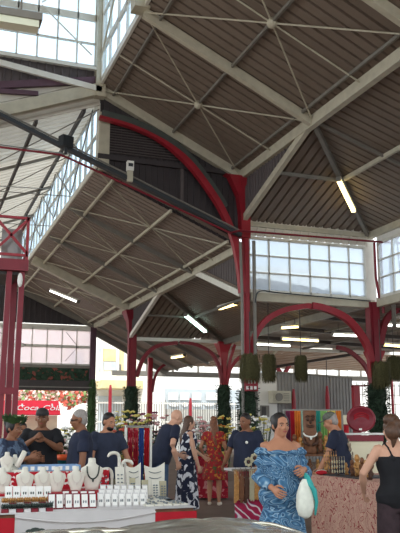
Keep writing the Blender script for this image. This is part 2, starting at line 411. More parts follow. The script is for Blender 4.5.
m_ = MB(); rod(m_, (XR-.1, YC-.4, UR+.6), (XR-.1, YC-4.5, UR+3.6), .05); rod(m_, (XR-.1, YC-4.7, UR+.5), (XR-.1, YC-8.5, UR+3.6), .05); m_.build('brace_rod', 'steel_cream', w)
MB().bb((XR-.3, 17.3, UR-.1), (XR+.1, 17.75, 15.6)).build('post', 'steel_cream', w)
w = clerestory('window_2', 'tall clerestory glazing at the top left facing into the hall', (-2.0, YC), (XR-.15, YC), 12.52, 16.2, 11, ((0, .16), (.22, .05), (.46, .22), (.75, .05), (1, .2)), 'glass_clear', 'frame_white', .06)
m_ = MB(); rod(m_, (3.0, YC-.1, 14.3), (4.6, YC-.1, 12.9), .04); rod(m_, (3.0, YC-.1, 14.4), (4.4, YC-.1, 15.6), .04); m_.build('brace_rod', 'frame_white', w)
w = clerestory('window_3', 'clerestory glazing along the ridge above the lower slope', (XR, YC+.1), (XR, YG), LR+.1, LT, 24, ((0, .18), (.5, .06), (1, .16)), 'glass_clear', 'frame_white')
m_ = MB()
for k in range(6): rod(m_, (XR-.12, YC+.4+k*3.4, LR+.2), (XR-.12, YC+3.6+k*3.4, LT-.1), .04); rod(m_, (XR-.12, YC+3.6+k*3.4, LR+.2), (XR-.12, YC+.4+k*3.4, LT-.1), .04)
m_.build('brace_rod', 'steel_grey', w)
# dark siding and trusses below the top left window
struct('wall_step_left', MB().corr([(-3, YC+.05, 11.0), (XR, YC+.05, 11.9), (XR, YC+.05, 12.45), (-3, YC+.05, 12.45)], (0, 0, 1), .25, .05), 'cladding', 'dark ribbed siding below the tall clerestory glazing')
struct('wall_step_infill', MB().corr([(-3, YC, LT-.39*7.91-.1), (XR, YC, LT-.1), (XR, YC, 11.95), (-3, YC, 11.05)], (1, 0, .39), .25, .04), 'roof_pale', 'pale ribbed infill between the left rafter and the dark siding')
m_ = MB(); m_.bar((-3, YC-.25, 12.7), (XR, YC-.25, 11.72), .1, .18); m_.bar((-3, YC-.22, 12.43), (XR, YC-.22, 12.4), .12, .1)
struct('trim_5', m_, 'frame_white', 'white channel bars crossing below the tall clerestory')
m_ = MB(); m_.bar((-3, YC-.12, 10.4), (XR, YC-.12, 12.1), .12, .22); m_.bar((-3, YC-.12, 10.9), (3, YC-.12, 11.35), .1, .14)
struct('trim_6', m_, 'steel_plum', 'plum coloured truss bars under the tall clerestory')
# wall between the two roof levels, right of the ridge
ysw = YC+.12
wall = struct('wall_step_right', MB().corr([(XR, ysw, LR-.1), (X0, ysw, LE-.1), (X0, ysw, UE-.1), (XR, ysw, UR-.1)], (0, 0, 1), .2, .04), 'cladding_dark', 'dark ribbed cladding of the step between the roof levels')
m_ = MB()
for k in range(15): 
    z = 9.85+k*.085; m_.box((6.35, ysw-.08, z), (2.5, .06, .03), 0, .5)
m_.build('louvre', 'cladding', wall)
MB().bb((7.6, ysw-.12, 8.3), (7.7, ysw-.02, 10.9)).build('post', 'cladding', wall)
MB().bb((XR+.02, ysw-.14, LR-.1), (XR+.35, ysw-.02, 11.1)).build('jamb', 'steel_cream', wall)
MB().bar((XR, ysw-.1, 9.66), (X0-.3, ysw-.1, 9.62), .1, .16).build('rail', 'cladding_dark', wall)
# big arch: red flange below a grey green web, part of the central column
# ------------------------------------------------------------------ columns
mat('vine', (58, 84, 44), .8, 0, .45, 14, bump=.5)
mat('vine_dark', (38, 56, 38), .8, 0, .45, 14, bump=.5)
mat('moss', (84, 80, 50), .9, 0, .35, 20)
def leafy(mb, c, r0, z0, z1, n, size, rnd, sag=0):
    for k in range(n):
        a = rnd.random()*2*PI; z = z0+(z1-z0)*rnd.random(); r = r0*(.72+.4*rnd.random())
        p = Vector((c[0]+r*math.cos(a), c[1]+r*math.sin(a), z)); s = size*(.6+.8*rnd.random())
        d = Vector((math.cos(a), math.sin(a), -.4+rnd.random()*.9-sag)).normalized(); t = Vector((-math.sin(a), math.cos(a), rnd.random()-.5)).normalized()
        mb.add([p, p+d*s*.5+t*s*.35, p+d*s, p+d*s*.5-t*s*.35], [(0, 1, 2, 3)])
def vine_planter(c, r, z0, z1, label, seed, n=700, m='vine_dark'):
    rnd = random.Random(seed)
    o = thing('vine_planter', label, 'plant', (c[0], c[1], z0), 'vine planters around the columns')
    s = MB(); R = []
    for i in range(15):
        z = z0+(z1-z0)*i/14; k = (.55, .8)[0 < i < 14]; R.append([Vector((c[0]+math.cos(2*PI*j/18)*r*k*(1+.22*rnd.uniform(-1, 1)), c[1]+math.sin(2*PI*j/18)*r*k*(1+.22*rnd.uniform(-1, 1)), z)) for j in range(18)])
    s.rings(R); s.build('vine_mass', m, o)
    l = MB(); leafy(l, c, r*.95, z0, z1, n*2, .085, rnd); l.build('foliage', m, o)
    return o
def column(c, z1, r, label, m='red_paint', arches=(), base=0, flare=True):
    o = thing('column', label, 'column', (c[0], c[1], base), 'red steel columns of the market hall')
    s = MB(); s.box((c[0], c[1], (z1+base)/2), (r*1.1, r*2, z1-base)); s.box((c[0]-r*.75, c[1], (z1+base)/2), (r*.4, r*1.5, z1-base)); s.box((c[0]+r*.75, c[1], (z1+base)/2), (r*.4, r*1.5, z1-base)); s.build('shaft', m, o)
    MB().box((c[0], c[1], base+.03), (r*3.4, r*3.4, .06)).build('base_plate', 'steel_grey', o)
    if flare:
        MB().rings([[Vector((c[0]+a*r*k, c[1]+b*r*k, z)) for a, b in ((-1, -1), (1, -1), (1, 1), (-1, 1))] for k, z in ((1.05, z1-.9), (1.25, z1-.5), (2.1, z1-.08), (2.1, z1))]).build('capital', m, o)
    for pts, w, h, mm in arches: MB().strip(pts, w, h, (0, 1, 0)).build('arch_bracket', mm, o)
    return o
def smooth_curve(pts, n=5):
    P = [Vector(p) for p in pts]; out = []
    for i in range(len(P)-1):
        p0, p1, p2, p3 = P[max(i-1, 0)], P[i], P[i+1], P[min(i+2, len(P)-1)]
        for k in range(n):
            t = k/n; out.append(.5*((2*p1)+(p2-p0)*t+(2*p0-5*p1+4*p2-p3)*t*t+(3*p1-p0-3*p2+p3)*t**3))
    return out+[P[-1]]
big = smooth_curve([(4.85, 22.2, 10.78), (5.88, 22.2, 10.62), (6.87, 22.2, 10.27), (7.71, 22.2, 9.7), (8.38, 22.2, 8.95), (8.9, 22.2, 8.2), (9.28, 22.2, 7.33), (9.48, 22.2, 6.37), (9.55, 22.2, 5.6)])
a2 = smooth_curve([(9.78, 22.4, 3.1), (9.93, 22.4, 4.0), (10.35, 22.4, 4.72), (11, 22.4, 5.13), (11.83, 22.4, 5.33), (12.05, 22.4, 5.33)])
a3 = smooth_curve([(12.1, 22.4, 5.36), (12.64, 22.4, 5.28), (13.38, 22.4, 5.0), (13.93, 22.4, 4.45), (14.2, 22.4, 3.9), (14.29, 22.4, 3.1)])
c0 = column((9.72, 22.3), UE-.25, .105, 'tall central red column between the big arch and the window band', arches=[(a2, .16, .17, 'red_paint')])
MB().strip(big, .2, [.1]*10+[.12, .14, .16, .18]+[.2]*(len(big)-14), (0, 1, 0)).build('arch_bracket', 'red_paint', c0)
web = [p + Vector((.09, .06, .15)) for p in big[:26]]
MB().strip(web, .1, [.26]*26, (0, 1, 0)).build('arch_web', 'steel_green', c0)
m_ = MB(); m_.rings([[Vector(v) for v in ((9.55-k, 22.15, z), (9.85, 22.15, z), (9.85, 22.45, z), (9.55-k, 22.45, z))] for k, z in ((0, 7.4), (.02, 8.2), (.1, 8.8), (.4, 9.4), (.55, 9.45))])
m_.build('gusset', 'red_paint', c0)
m_ = MB(); m_.tube([(9.95, 22.15, .1), (9.95, 22.15, 7.3)], .06, 8); m_.tube([(9.5, 22.1, .1), (9.5, 22.1, 5.6), (9.46, 22.1, 7.2)], .05, 8); m_.build('downpipe', 'steel_grey', c0)
c2 = column((9.75, 36.0), LE-.3, .2, 'red column left of centre with vine planter wrapped around its foot', 'maroon_paint', arches=[(smooth_curve([(9.97, 35.9, 3.8), (10.3, 35.9, 4.7), (10.89, 35.9, 5.25), (11.75, 35.9, 5.45), (12.0, 35.9, 5.45)]), .18, .18, 'maroon_paint')])
c4 = column((14.42, 36.0), 5.6, .16, 'red column branching into curved arms behind the central column', arches=[(smooth_curve([(12.1, 35.9, 5.5), (12.94, 35.9, 5.42), (13.73, 35.9, 5.05), (14.15, 35.9, 4.4), (14.32, 35.9, 3.6)]), .18, .16, 'maroon_paint'), (smooth_curve([(14.52, 35.9, 3.4), (14.75, 35.9, 4.3), (15.3, 35.9, 4.9), (16.2, 35.9, 5.3)]), .18, .16, 'red_paint'), ([(14.5, 35.9, 3.3), (14.75, 35.9, 4.8), (15, 35.9, 5.5)], .16, .14, 'red_paint')])
c3 = column((14.45, 22.5), 5.6, .2, 'stout red column at the right end of the window band', 'maroon_paint', arches=[(a3, .18, .22, 'red_paint'), (smooth_curve([(14.62, 22.4, 4.2), (14.9, 22.4, 5.0), (15.4, 22.4, 5.4), (16.2, 22.4, 5.5)]), .16, .2, 'maroon_paint')], flare=False)
m_ = MB(); m_.tube([(14.62, 22.1, 5.2), (14.62, 22.1, 7.6)], .05); m_.tube([(14.52, 22.12, 5.6), (14.4, 22.12, 6.4), (14.4, 22.12, 7.6)], .045); m_.build('riser_pipe', 'maroon_paint', c3)
cg = column((9.55, 43.7), LE-.2, .17, 'dark plum column at the corner of the far gable wall', 'steel_plum', flare=False)
cr = column((19.9, 31.0), 4.9, .17, 'red column seen past the right edge of the stout vine covered column', 'red_paint', arches=[(smooth_curve([(19.8, 30.9, 2.9), (19.4, 30.9, 4.1), (18.6, 30.9, 4.8), (17.9, 30.9, 5.0)]), .16, .18, 'maroon_paint'), (smooth_curve([(20.0, 30.9, 2.9), (20.4, 30.9, 4.1), (21.2, 30.9, 4.6)]), .16, .18, 'maroon_paint')])
p = at(149.5, 420, 43.5)
cs = column((p.x, 43.5), 5.4, .14, 'bright red sunlit column standing against the white street facade', 'red_paint', arches=[(smooth_curve([at(152, 392, 43.4), at(156, 374, 43.4), at(166, 364, 43.4), at(188, 360, 43.4)]), .16, .14, 'maroon_paint')], flare=False)
p = at(283, 400, 45.5)
cf = column((p.x, 45.5), 4.7, .2, 'far red column with forked head above the white wall', 'red_paint', arches=[([at(283, 380, 45.4), at(280, 372, 45.4), at(276, 366, 45.4)], .2, .22, 'red_paint'), ([at(283, 380, 45.4), at(286, 371, 45.4), at(290, 364, 45.4)], .2, .22, 'red_paint')], flare=False)
# planters of vines around the columns
vine_planter((9.72, 22.25), .3, .5, 2.65, 'dark bushy vine planter around the foot of the central column', 1, 900)
vine_planter((14.45, 22.45), .36, 1.0, 2.9, 'shaggy green vine planter on the stout column at right', 2, 1100)
vine_planter((9.75, 35.95), .36, 1.2, 3.35, 'dark round vine planter on the red column left of centre', 3, 800)
vine_planter((14.42, 35.95), .36, 1.2, 3.5, 'tall dark vine planter on the branching column behind', 4, 800)
vine_planter((9.55, 43.65), .26, .8, 4.1, 'thin green vine planter on the plum corner column', 5, 800, 'vine')
# hanging moss baskets
def moss(c, z0, z1, r, label, seed, n=700, top=5.0):
    rnd = random.Random(seed)
    o = thing('hanging_plant', label, 'plant', (c[0], c[1], z0), 'mossy hanging plants')
    MB().tube([(c[0], c[1], z1-.1), (c[0], c[1], top)], .015, 5).build('hanger', 'steel_dark', o)
    MB().lathe((c[0], c[1], 0), [(r*.4, z0+.1), (r*.65, z0+.3), (r*.6, z1-.1), (r*.2, z1)], 10).build('basket', 'moss', o)
    l = MB()
    for k in range(n):
        a = rnd.random()*2*PI; rr = r*(.5+.75*rnd.random()); x = c[0]+rr*math.cos(a); y = c[1]+rr*math.sin(a); z = z0+(z1-z0)*(.25+.75*rnd.random()); L = .25+.35*rnd.random()
        t = Vector((-math.sin(a), math.cos(a), 0))*.022
        l.add([Vector((x, y, z))-t, Vector((x, y, z))+t, Vector((x*1.0+.05*math.cos(a), y+.05*math.sin(a), max(z0-.1, z-L)))], [(0, 1, 2)])
    l.build('foliage', 'moss', o)
p = at(269, 372, 24); moss(p, 3.0, 3.9, .19, 'mossy hanging plant just right of the central column arch', 11, top=6.6)
p = at(301, 368, 24); moss(p, 3.05, 3.9, .17, 'mossy hanging plant under the middle of the window band', 12, top=6.5)
p = at(244, 371, 22); moss((9.72, 22.05), 2.85, 3.7, .26, 'mossy hanging plant strapped to the central column', 13)
p = at(376, 374, 22.2); moss((14.42, 22.1), 2.75, 3.6, .24, 'brown mossy plant tied to the stout right column', 14)
p = at(394, 366, 26); moss(p, 3.3, 4.2, .25, 'mossy hanging plant at the right edge of the photo', 15, top=5.6)
o = thing('price_board', 'small red and white notice strapped to the central column', 'sign', (9.72, 21.98, 2.6)); MB().bb((9.5, 21.96, 2.55), (9.94, 21.99, 2.95)).build('board', 'red_paint', o)
m_ = MB()
for k in range(3): m_.bb((9.54+k*.13, 21.94, 2.6), (9.62+k*.13, 21.957, 2.7)); m_.bb((9.6+k*.1, 21.94, 2.78), (9.65+k*.1, 21.957, 2.88))
m_.build('print', 'white', o)

# ------------------------------------------------------------------ window bands, gable end
w = clerestory('window_4', 'six by three pane frosted window band between the two columns', (9.9, YC+.02), (14.36, YC+.02), 5.72, 7.5, 6, ((0, .16), (.36, .045), (.68, .045), (1, .1)), 'glass_frost', 'frame_white', .06)
MB().bb((9.75, YC-.1, 5.42), (14.5, YC+.12, 5.68)).build('sill', 'steel_cream', w)
MB().corr([(9.9, YC-.03, 7.55), (14.36, YC-.03, 7.55), (14.36, YC-.03, UO+.12), (9.9, YC-.03, UO+.12)], (.3, 0, 1), .3, .04).build('upper_sheet', 'roof_pale', w)
m_ = MB(); m_.bb((14.2, YC-.08, 5.7), (14.32, YC+.1, 7.5)); m_.bb((14.32, YC-.06, 5.4), (14.6, YC+.1, UO+.1)); m_.bb((9.8, YC-.1, 5.4), (9.93, YC+.1, 7.6)); m_.build('jamb', 'frame_white', w)
w = clerestory('window_6', 'frosted window band turning forward at the right edge', (XA+.12, YC-.4), (XA+.12, 12), 5.72, 7.6, 12, ((0, .16), (.36, .045), (.68, .045), (1, .1)), 'glass_frost', 'frame_white', .06)
m_ = MB(); m_.bar((XA+.12, YC-.3, 5.55), (XA+.12, 12, 5.55), .2, .26); m_.build('sill', 'steel_cream', w)
MB().bb((XA+.06, 12, 7.64), (XA+.12, YC-.4, 8.0)).build('upper_sheet', 'white', w)
# far gable
struct('wall_back', MB().corr([(-6, YG, 7.15), (X0, YG, 7.15), (XR, YG, LR), (-1, YG, 8.6), (-6, YG, 7.3)], (0, 0, 1), .3, .05), 'cladding_dark', 'dark ribbed gable wall at the far end of the hall')
MB().bar((XR, YG-.1, LR-.1), (X0, YG-.1, LE-.1), .16, .4).build('edge_rafter', 'steel_grey', l_roof)
w = clerestory('window_7', 'white framed milky window in the far gable wall', (-3, YG-.05), (9.45, YG-.05), 4.85, 6.95, 15, ((0, .2), (.5, .16), (1, .3)), 'glass_milk', 'frame_white', .06)
m_ = MB()
for a, b in (((9.3, 5.9), (8.2, 6.7)), ((9.3, 5.9), (8.2, 5.1)), ((4.6, 6.7), (6.0, 5.9)), ((4.6, 5.1), (6.0, 5.9))): rod(m_, (a[0]-.6, YG-.12, a[1]), (b[0]-.2, YG-.12, b[1]), .03)
m_.build('brace_rod', 'steel_grey', w)
struct('trim_7', MB().bb((-6, YG-.25, 3.45), (9.5, YG+.05, 4.0)), 'steel_dark', 'dark beam across the far opening')
m_ = MB(); m_.bb((-6, YG-.2, 4.7), (9.5, YG, 4.86)); m_.bb((-6, YG-.35, 3.6), (9.5, YG-.26, 3.66))
struct('trim_8', m_, 'steel_grey', 'grey rails above and on the dark beam')
# garland behind the beam
mat('leaf_deep', (44, 66, 48), .8, 0, .4, 6); mat('flower_red', (196, 92, 74), .7, 0, .35, 4); mat('bloom_dull', (142, 78, 66), .8, 0, .3, 6); mat('flower_pink', (232, 200, 188), .7, 0, .25, 6); mat('leaf_light', (120, 140, 84), .8, 0, .35, 6)
g = thing('garland', 'green garland with red blooms strung along the dark far beam', 'garland', (6.5, YG+.3, 4.0))
rnd = random.Random(5); l = MB(); b = MB(); 
for k in range(1500):
    x = 1.5+8*rnd.random(); z = 4.0+.75*rnd.random(); s = .1+.12*rnd.random(); p = Vector((x, YG+.15+.3*rnd.random(), z)); a = rnd.random()*PI
    t = Vector((math.cos(a), .3, math.sin(a)))*s; n = Vector((-math.sin(a), .2, math.cos(a)))*s*.5
    (b if rnd.random() < .16 else l).add([p-t, p-n, p+t, p+n], [(0, 1, 2, 3)])
l.build('foliage', 'leaf_deep', g); b.build('blossom', 'bloom_dull', g)
MB().bb((-6, YG+.55, 3.9), (9.5, YG+.62, 4.75)).build('backing_sheet', 'cladding_dark', g)

# ------------------------------------------------------------------ sloping cable tray, pipes, lamps
t = thing('cable_tray', 'dark sloping cable tray crossing the hall below the big arch', 'cable tray', (5, 21.9, 9))
a = Vector((1.2, 21.9, 10.58)); b = Vector((9.4, 21.9, 7.38)); MB().bar(a, b, .2, .11).build('tray', 'tray_dark', t)
m_ = MB(); m_.tube([a+Vector((0, -.05, .12)), b+Vector((0, -.05, .12))], .03); m_.build('cable', 'steel_grey', t)
m_ = MB(); m_.tube([(1.2, 21.8, 9.32), (3.6, 21.8, 9.3), (3.9, 21.8, 9.22), (9.0, 21.8, 7.4), (9.3, 21.8, 7.5), (14.6, 21.8, 7.56), (15.8, 21.8, 7.6)], .035, 8)
tag(m_.build('sprinkler_pipe', 'maroon_paint', smooth=True), 'thin dark red pipe running along the tray and across the window band', 'pipe', kind='thing')
m_ = MB(); m_.tube([(14.75, 21.7, 4.7), (14.75, 21.7, 6.9), (14.85, 21.7, 7.5), (15.1, 21.7, 7.85), (15.9, 21.7, 8.1)], .07, 10)
tag(m_.build('conduit', 'steel_grey', smooth=True), 'grey curved conduit bending over the stout right column', 'pipe', kind='thing')
m_ = MB(); m_.tube(smooth_curve([(14.95, 21.6, 7.7), (15.0, 21.6, 6.6), (15.1, 21.6, 5.6), (14.9, 21.6, 5.2)]), .025, 6)
tag(m_.build('loose_cable', 'tray_dark'), 'thin black cable dangling in front of the right window band', 'cable', kind='thing')
m_ = MB(); m_.tube(smooth_curve([(9.95, 22.1, 5.3), (10.0, 22.05, 5.6), (10.3, 22.2, 5.72), (10.9, 22.2, 5.68), (14.2, 22.2, 5.6)]), .022, 6)
tag(m_.build('power_cable', 'tray_dark'), 'black cable clipped along the sill of the window band', 'cable', kind='thing')
fl_ = thing('floodlight', 'dark square floodlight sitting on the cable tray at the bright clerestory', 'lamp', at(65, 140, 21.8))
q = at(66, 142, 21.75); MB().box(q, (.36, .26, .34), .4).build('housing', 'tray_dark', fl_); MB().bar(q-Vector((0, 0, .16)), q-Vector((0, 0, .36)), .08, .08).build('bracket', 'tray_dark', fl_)
q = at(130, 170, 21.8)
o = thing('junction_box', 'small white box on a stem above the cable tray', 'box', q-Vector((0, 0, .3)))
MB().box(q+Vector((0, 0, .12)), (.2, .16, .3)).build('housing', 'white', o); MB().box(q+Vector((0, 0, -.2)), (.17, .1, .34)).build('stem', 'steel_cream', o); MB().box(q+Vector((0, -.085, .14)), (.14, .01, .1)).build('label_plate', 'tray_dark', o)
def tube_lamp(p, q, label, m, w=.14, h=.09, hang=0):
    p = Vector(p); q = Vector(q)
    o = thing('fluorescent_lamp', label, 'lamp', (p+q)/2, 'fluorescent tube lamps under the roofs')
    upv = Vector((0, 0, 1))
    MB().bar(p+upv*h, q+upv*h, w, h*.9).build('housing', 'frame_white', o)
    MB().bar(p, q, w*.75, h*.8).build('tube', m, o)
    if hang:
        for f in (.2, .8): c = p.lerp(q, f); MB().tube([c+upv*h, Vector((c.x, c.y, hang))], .01, 5).build('hanger', 'steel_dark', o)
    d = (q-p).normalized(); MB().bar(p-d*.04+upv*h*.4, p+upv*h*.4, w, h*1.6).build('end_cap', 'steel_grey', o); MB().bar(q+upv*h*.4, q+d*.04+upv*h*.4, w, h*1.6).build('end_cap', 'steel_grey', o)
    return o
f1, f2 = .4, .68
tube_lamp((X0+(XA-X0)*f1, YP+5*f1, UE-1.63*f1-.32), (X0+(XA-X0)*f2, YP+5*f2, UE-1.63*f2-.32), 'warm yellow tube lamp on the hip above the window band', 'tube_warm', .15)
f1, f2 = .36, .68
tube_lamp((X0+(XA-X0)*f1, A2+4.9*f1, LE-1.52*f1-.32), (X0+(XA-X0)*f2, A2+4.9*f2, LE-1.52*f2-.32), 'cool green white tube lamp on the far lower hip', 'tube_green', .2)
tube_lamp(at(51, 291, 38.2), at(78, 302, 36.6), 'white tube lamp under the far lower slope near the gable', 'tube_white', .2)
tube_lamp(at(219, 309, 30.5), at(236, 304, 28.6), 'warm tube lamp just left of the central column', 'tube_warm', .2)
tube_lamp(at(282, 339, 30), at(318, 341, 30), 'long warm tube lamp under the middle of the window band', 'tube_warm', .12, hang=5.8)
tube_lamp(at(333, 335, 28), at(360, 336, 28), 'white tube lamp left of the stout right column', 'tube_white', .14, hang=5.8)
tube_lamp(at(252, 344, 33), at(290, 346, 33), 'white tube lamp between the hanging plants', 'tube_white', .12, hang=5.8)
tube_lamp(at(281, 328, 28), at(298, 327, 28), 'faint tube lamp high under the window band', 'tube_warm', .1, hang=5.8)
tube_lamp(at(386, 325, 26), at(402, 326, 26), 'white tube lamp right of the stout column', 'tube_white', .16, hang=5.8)
tube_lamp(at(384, 345, 28), at(402, 346.5, 28), 'warm tube lamp low at the right edge of the photo', 'tube_warm', .14, hang=5.7)
tube_lamp(at(172, 358, 40), at(184, 356, 39), 'warm tube lamp between the left arches', 'tube_warm', .16)
tube_lamp(at(302, 350, 36.5), at(332, 351, 36.5), 'dim tube lamp on the far white cross beam', 'tube_white', .1)
# large lamp hanging near the top left
o = thing('fluorescent_lamp', 'large unlit strip lamp hanging at the top left corner', 'lamp', (.8, 10, 7.0), 'fluorescent tube lamps under the roofs')
a = at(-40, 12, 10); b = at(41, 25, 10)
m_ = MB(); m_.bar(a+Vector((0, 0, .06)), b+Vector((0, 0, .06)), .26, .1); m_.build('housing', 'steel_grey', o)
MB().bar(a-Vector((0, 0, .04)), b-Vector((.04, 0, .04)), .2, .1).build('diffuser', 'tube_off', o)
m_ = MB(); q = at(21, 14, 10); m_.tube([q, q+Vector((0, 0, 4.5))], .015, 5); q = at(-20, 8, 10); m_.tube([q, q+Vector((0, 0, 4.5))], .015, 5); m_.build('hanger', 'steel_grey', o)

# ------------------------------------------------------------------ red gallery at the left
g = thing('red_gallery', 'dark red steel gallery with cross braced railing at the left edge', 'gallery', (1.2, 15, 0))
MB().bb((-1.6, 14.9, 4.42), (1.96, 16.4, 4.64)).build('platform', 'maroon_paint', g)
MB().bb((-1.5, 15.05, 4.36), (1.8, 16.3, 4.42)).build('deck', 'steel_dark', g)
for (x0, x1) in ((1.86, 1.82), (1.62, 1.55), (.55, .5)): MB().bar((x0, 15.05, 4.42), (x1, 15.0, 0), .1, .12).build('post', 'maroon_paint', g)
MB().bar((1.86, 16.3, 4.42), (1.86, 16.3, 0), .12, .12).build('post', 'maroon_paint', g)
m_ = MB()
for p, q in (((-1.6, 15, 5.48), (1.95, 15, 5.48)), ((-1.6, 15, 4.74), (1.95, 15, 4.74)), ((1.93, 15, 4.6), (1.93, 15, 5.5)), ((1.3, 15, 4.78), (1.93, 15, 5.46)), ((1.3, 15, 5.46), (1.93, 15, 4.78)), ((1.3, 15, 4.6), (1.3, 15, 5.5)), ((.6, 15, 4.78), (1.3, 15, 5.46)), ((.6, 15, 5.46), (1.3, 15, 4.78)), ((1.93, 15, 5.48), (1.93, 16.4, 5.48)), ((1.93, 16.4, 4.6), (1.93, 16.4, 5.5)), ((1.93, 15, 4.74), (1.93, 16.4, 4.74))): m_.bar(p, q, .05, .05)
m_.build('railing', 'red_paint', g)
glass('mesh_grey', (190, 184, 182), .5, .85)
MB().bb((1.5, 15.6, 4.7), (1.9, 15.62, 5.4)).build('mesh_panel', 'mesh_grey', g)
for z in (2.15, 1.1): MB().bar((.3, 14.98, z), (1.83, 14.98, z), .08, .12).build('rung', 'maroon_paint', g)
m_ = MB().bar((.2, 15.6, .2), (1.1, 15.9, 4.4), .3, .1); m_.build('stair_stringer', 'maroon_paint', g)
q = at(20, 280, 14.8); MB().ball(q, (.05, .05, .14)).build('lamp_bulb', 'white', g)
# ------------------------------------------------------------------ street behind
b = thing('street_building', 'white sunlit building with tall windows across the street', 'building', (16, 66, 0))
q0 = at(60, 300, 64); q1 = at(310, 300, 64)
MB().bb((-25, 64, -.2), (38, 72, 16)).build('facade', 'white_wall', b)
mat('shade_glass', (176, 188, 196), .3, 0, .15, 2); mat('ochre', (214, 196, 150), .8, 0, .2, 1); mat('roller_grey', (178, 186, 190), .6, 0, .08, 2)
for x0, x1, y0, y1, mm in ((103, 116, 349, 361, 'ochre'), (104, 117, 362, 370, 'shade_glass'), (120, 124, 348, 370, 'ochre'), (98.5, 101, 348, 371, 'shade_glass'), (70, 84, 352, 372, 'shade_glass')):
    p = at(x0, y1, 63.9); q = at(x1, y0, 63.9); f = MB(); f.bb((p.x, 63.9, p.z), (q.x, 64, q.z)); win = f.build('window', mm, b)
for x0, x1 in ((102, 103), (117, 119)):
    p = at(x0, 372, 63.7); q = at(x1, 340, 63.7); MB().bb((p.x, 63.6, p.z), (q.x, 63.8, q.z)).build('pilaster', 'white', b)
p = at(96, 389, 63); q = at(240, 384, 63); MB().bb((p.x, 61, p.z), (q.x, 64, q.z)).build('canopy', 'ochre', b)
for x0, x1 in ((98, 109), (111, 122), (136, 146), (154, 163)):
    p = at(x0, 424, 63.8); q = at(x1, 396, 63.8); MB().bb((p.x, 63.8, 0), (q.x, 64, q.z)).build('shutter', 'roller_grey', b)
# shop front sign
sf = thing('shop_sign', 'grey signboard with white oval panels above the fence', 'sign', at(200, 400, 55))
p = at(166, 409, 55); q = at(240, 390, 55); MB().bb((p.x, 55, p.z), (q.x, 55.3, q.z)).build('board', 'roller_grey', sf)
def oval(mb, x, y, w, h, Y):
    c = at(x, y, Y); s = Y/720
    mb.add([c+Vector((w*s*math.cos(2*PI*k/16), 0, h*s*math.sin(2*PI*k/16))) for k in range(16)]+[c+Vector((w*s*math.cos(2*PI*k/16), -.05, h*s*math.sin(2*PI*k/16))) for k in range(16)], [tuple(range(16)), tuple(range(16, 32))]+[(k, (k+1) % 16, 16+(k+1) % 16, 16+k) for k in range(16)])
m_ = MB(); oval(m_, 174, 404.5, 5, 2, 54.9); oval(m_, 185, 404.5, 3, 2.2, 54.9); oval(m_, 197, 405.5, 4.5, 1, 54.9); oval(m_, 209, 404.5, 5, 1.6, 54.9)
for x0, x1 in ((168, 178), (180, 189), (192, 201), (206, 220)): 
    a = at(x0, 400, 54.9); c = at(x1, 393, 54.9); m_.bb((a.x, 54.86, a.z), (c.x, 54.9, c.z))
m_.build('panel', 'white', sf)
for x0 in (167, 239): MB().box((at(x0, 400, 55).x, 55.15, 1.7), (.16, .16, 3.4)).build('post', 'steel_grey', sf)
fac = struct('wall_street', MB().bb((at(164, 390, 56).x, 56, 3.6), (at(246, 390, 56).x, 56.3, 5.6)), 'white_wall', 'white shop fascia behind the fence')
# pale red fascia lettering strokes too blurred to read
fen = thing('bar_fence', 'white vertical bar fence along the street side', 'fence', at(160, 427, 50))
m_ = MB(); x = at(96, 400, 50).x; xe = at(236, 400, 50).x
while x < xe: m_.bb((x-.02, 50, 0), (x+.02, 50.04, 3.1)); x += .17
m_.build('bars', 'steel_grey', fen)
m_ = MB()
for z in (.3, 1.8, 3.0): m_.bb((at(96, 400, 50).x, 49.95, z-.05), (xe, 50.06, z+.05))
m_.build('rail', 'frame_white', fen)
for x, y0 in ((110.5, 385), (190.5, 398)):
    p = at(x, y0, 49.5); tag(MB().tube([(p.x, 49.5, 0), (p.x, 49.5, p.z-.3), (p.x, 49.5, p.z)], [.13, .11, .06], 8).build('bollard_post', 'red_paint'), 'slim red post at the fence '+('beside the plum corner column' if x < 150 else 'below the grey signboard'), 'post', kind='thing')
# drinks awning with white script
aw = thing('drinks_awning', 'bright red awning with white script lettering at the far left', 'awning', at(38, 409, 47))
mat('awning_red', (232, 24, 52), .5, 0, .05, 2, spec=.2)
p = at(-4, 415, 47); q = at(61, 401, 47); m_ = MB(); m_.poly([(p.x, 47, p.z), (q.x, 47, p.z), (q.x, 47.9, q.z), (p.x, 47.9, q.z)], .06); m_.build('canopy', 'awning_red', aw)
def text(s, loc, size, m, parent, shear=0, rot=(PI/2, 0, 0), name='lettering', th=.004):
    cu = bpy.data.curves.new(name, 'FONT'); cu.body = s; cu.size = size; cu.shear = shear; cu.extrude = th; cu.align_x = 'CENTER'; cu.align_y = 'CENTER'
    t = bpy.data.objects.new(name, cu); C.objects.link(t); t.rotation_euler = rot
    me = bpy.data.meshes.new_from_object(t.evaluated_get(bpy.context.evaluated_depsgraph_get()))
    o = bpy.data.objects.new(name, me); C.objects.link(o); o.rotation_euler = rot; bpy.data.objects.remove(t)
    me.materials.append(M[m])
    if parent: o.parent = parent; o.location = Vector(loc)-world_loc(parent)
    else: o.location = loc
    return o
ta = math.atan2(q.z-p.z, .9)
c = at(38.5, 408, 47.35); text('Coca-Cola', c+Vector((0, -.05, 0)), .62, 'white', aw, .35, (ta, 0, 0))
for x in (22, 52):
    m_ = MB()
    for k, (w_, h_) in enumerate(((.16, .42), (.08, .3))):
        c = at(x, 409, 47.3)+Vector((0, -.06, k*.32-.12)); m_.box(c, (w_, .03, h_), 0, ta-PI/2)
    m_.build('bottle_print', 'white', aw)
mat('pale_stall', (236, 226, 196), .8, 0, .1, 2)
MB().bb((p.x, 48, 0), (q.x, 48.1, p.z)).build('back_panel', 'pale_stall', aw)
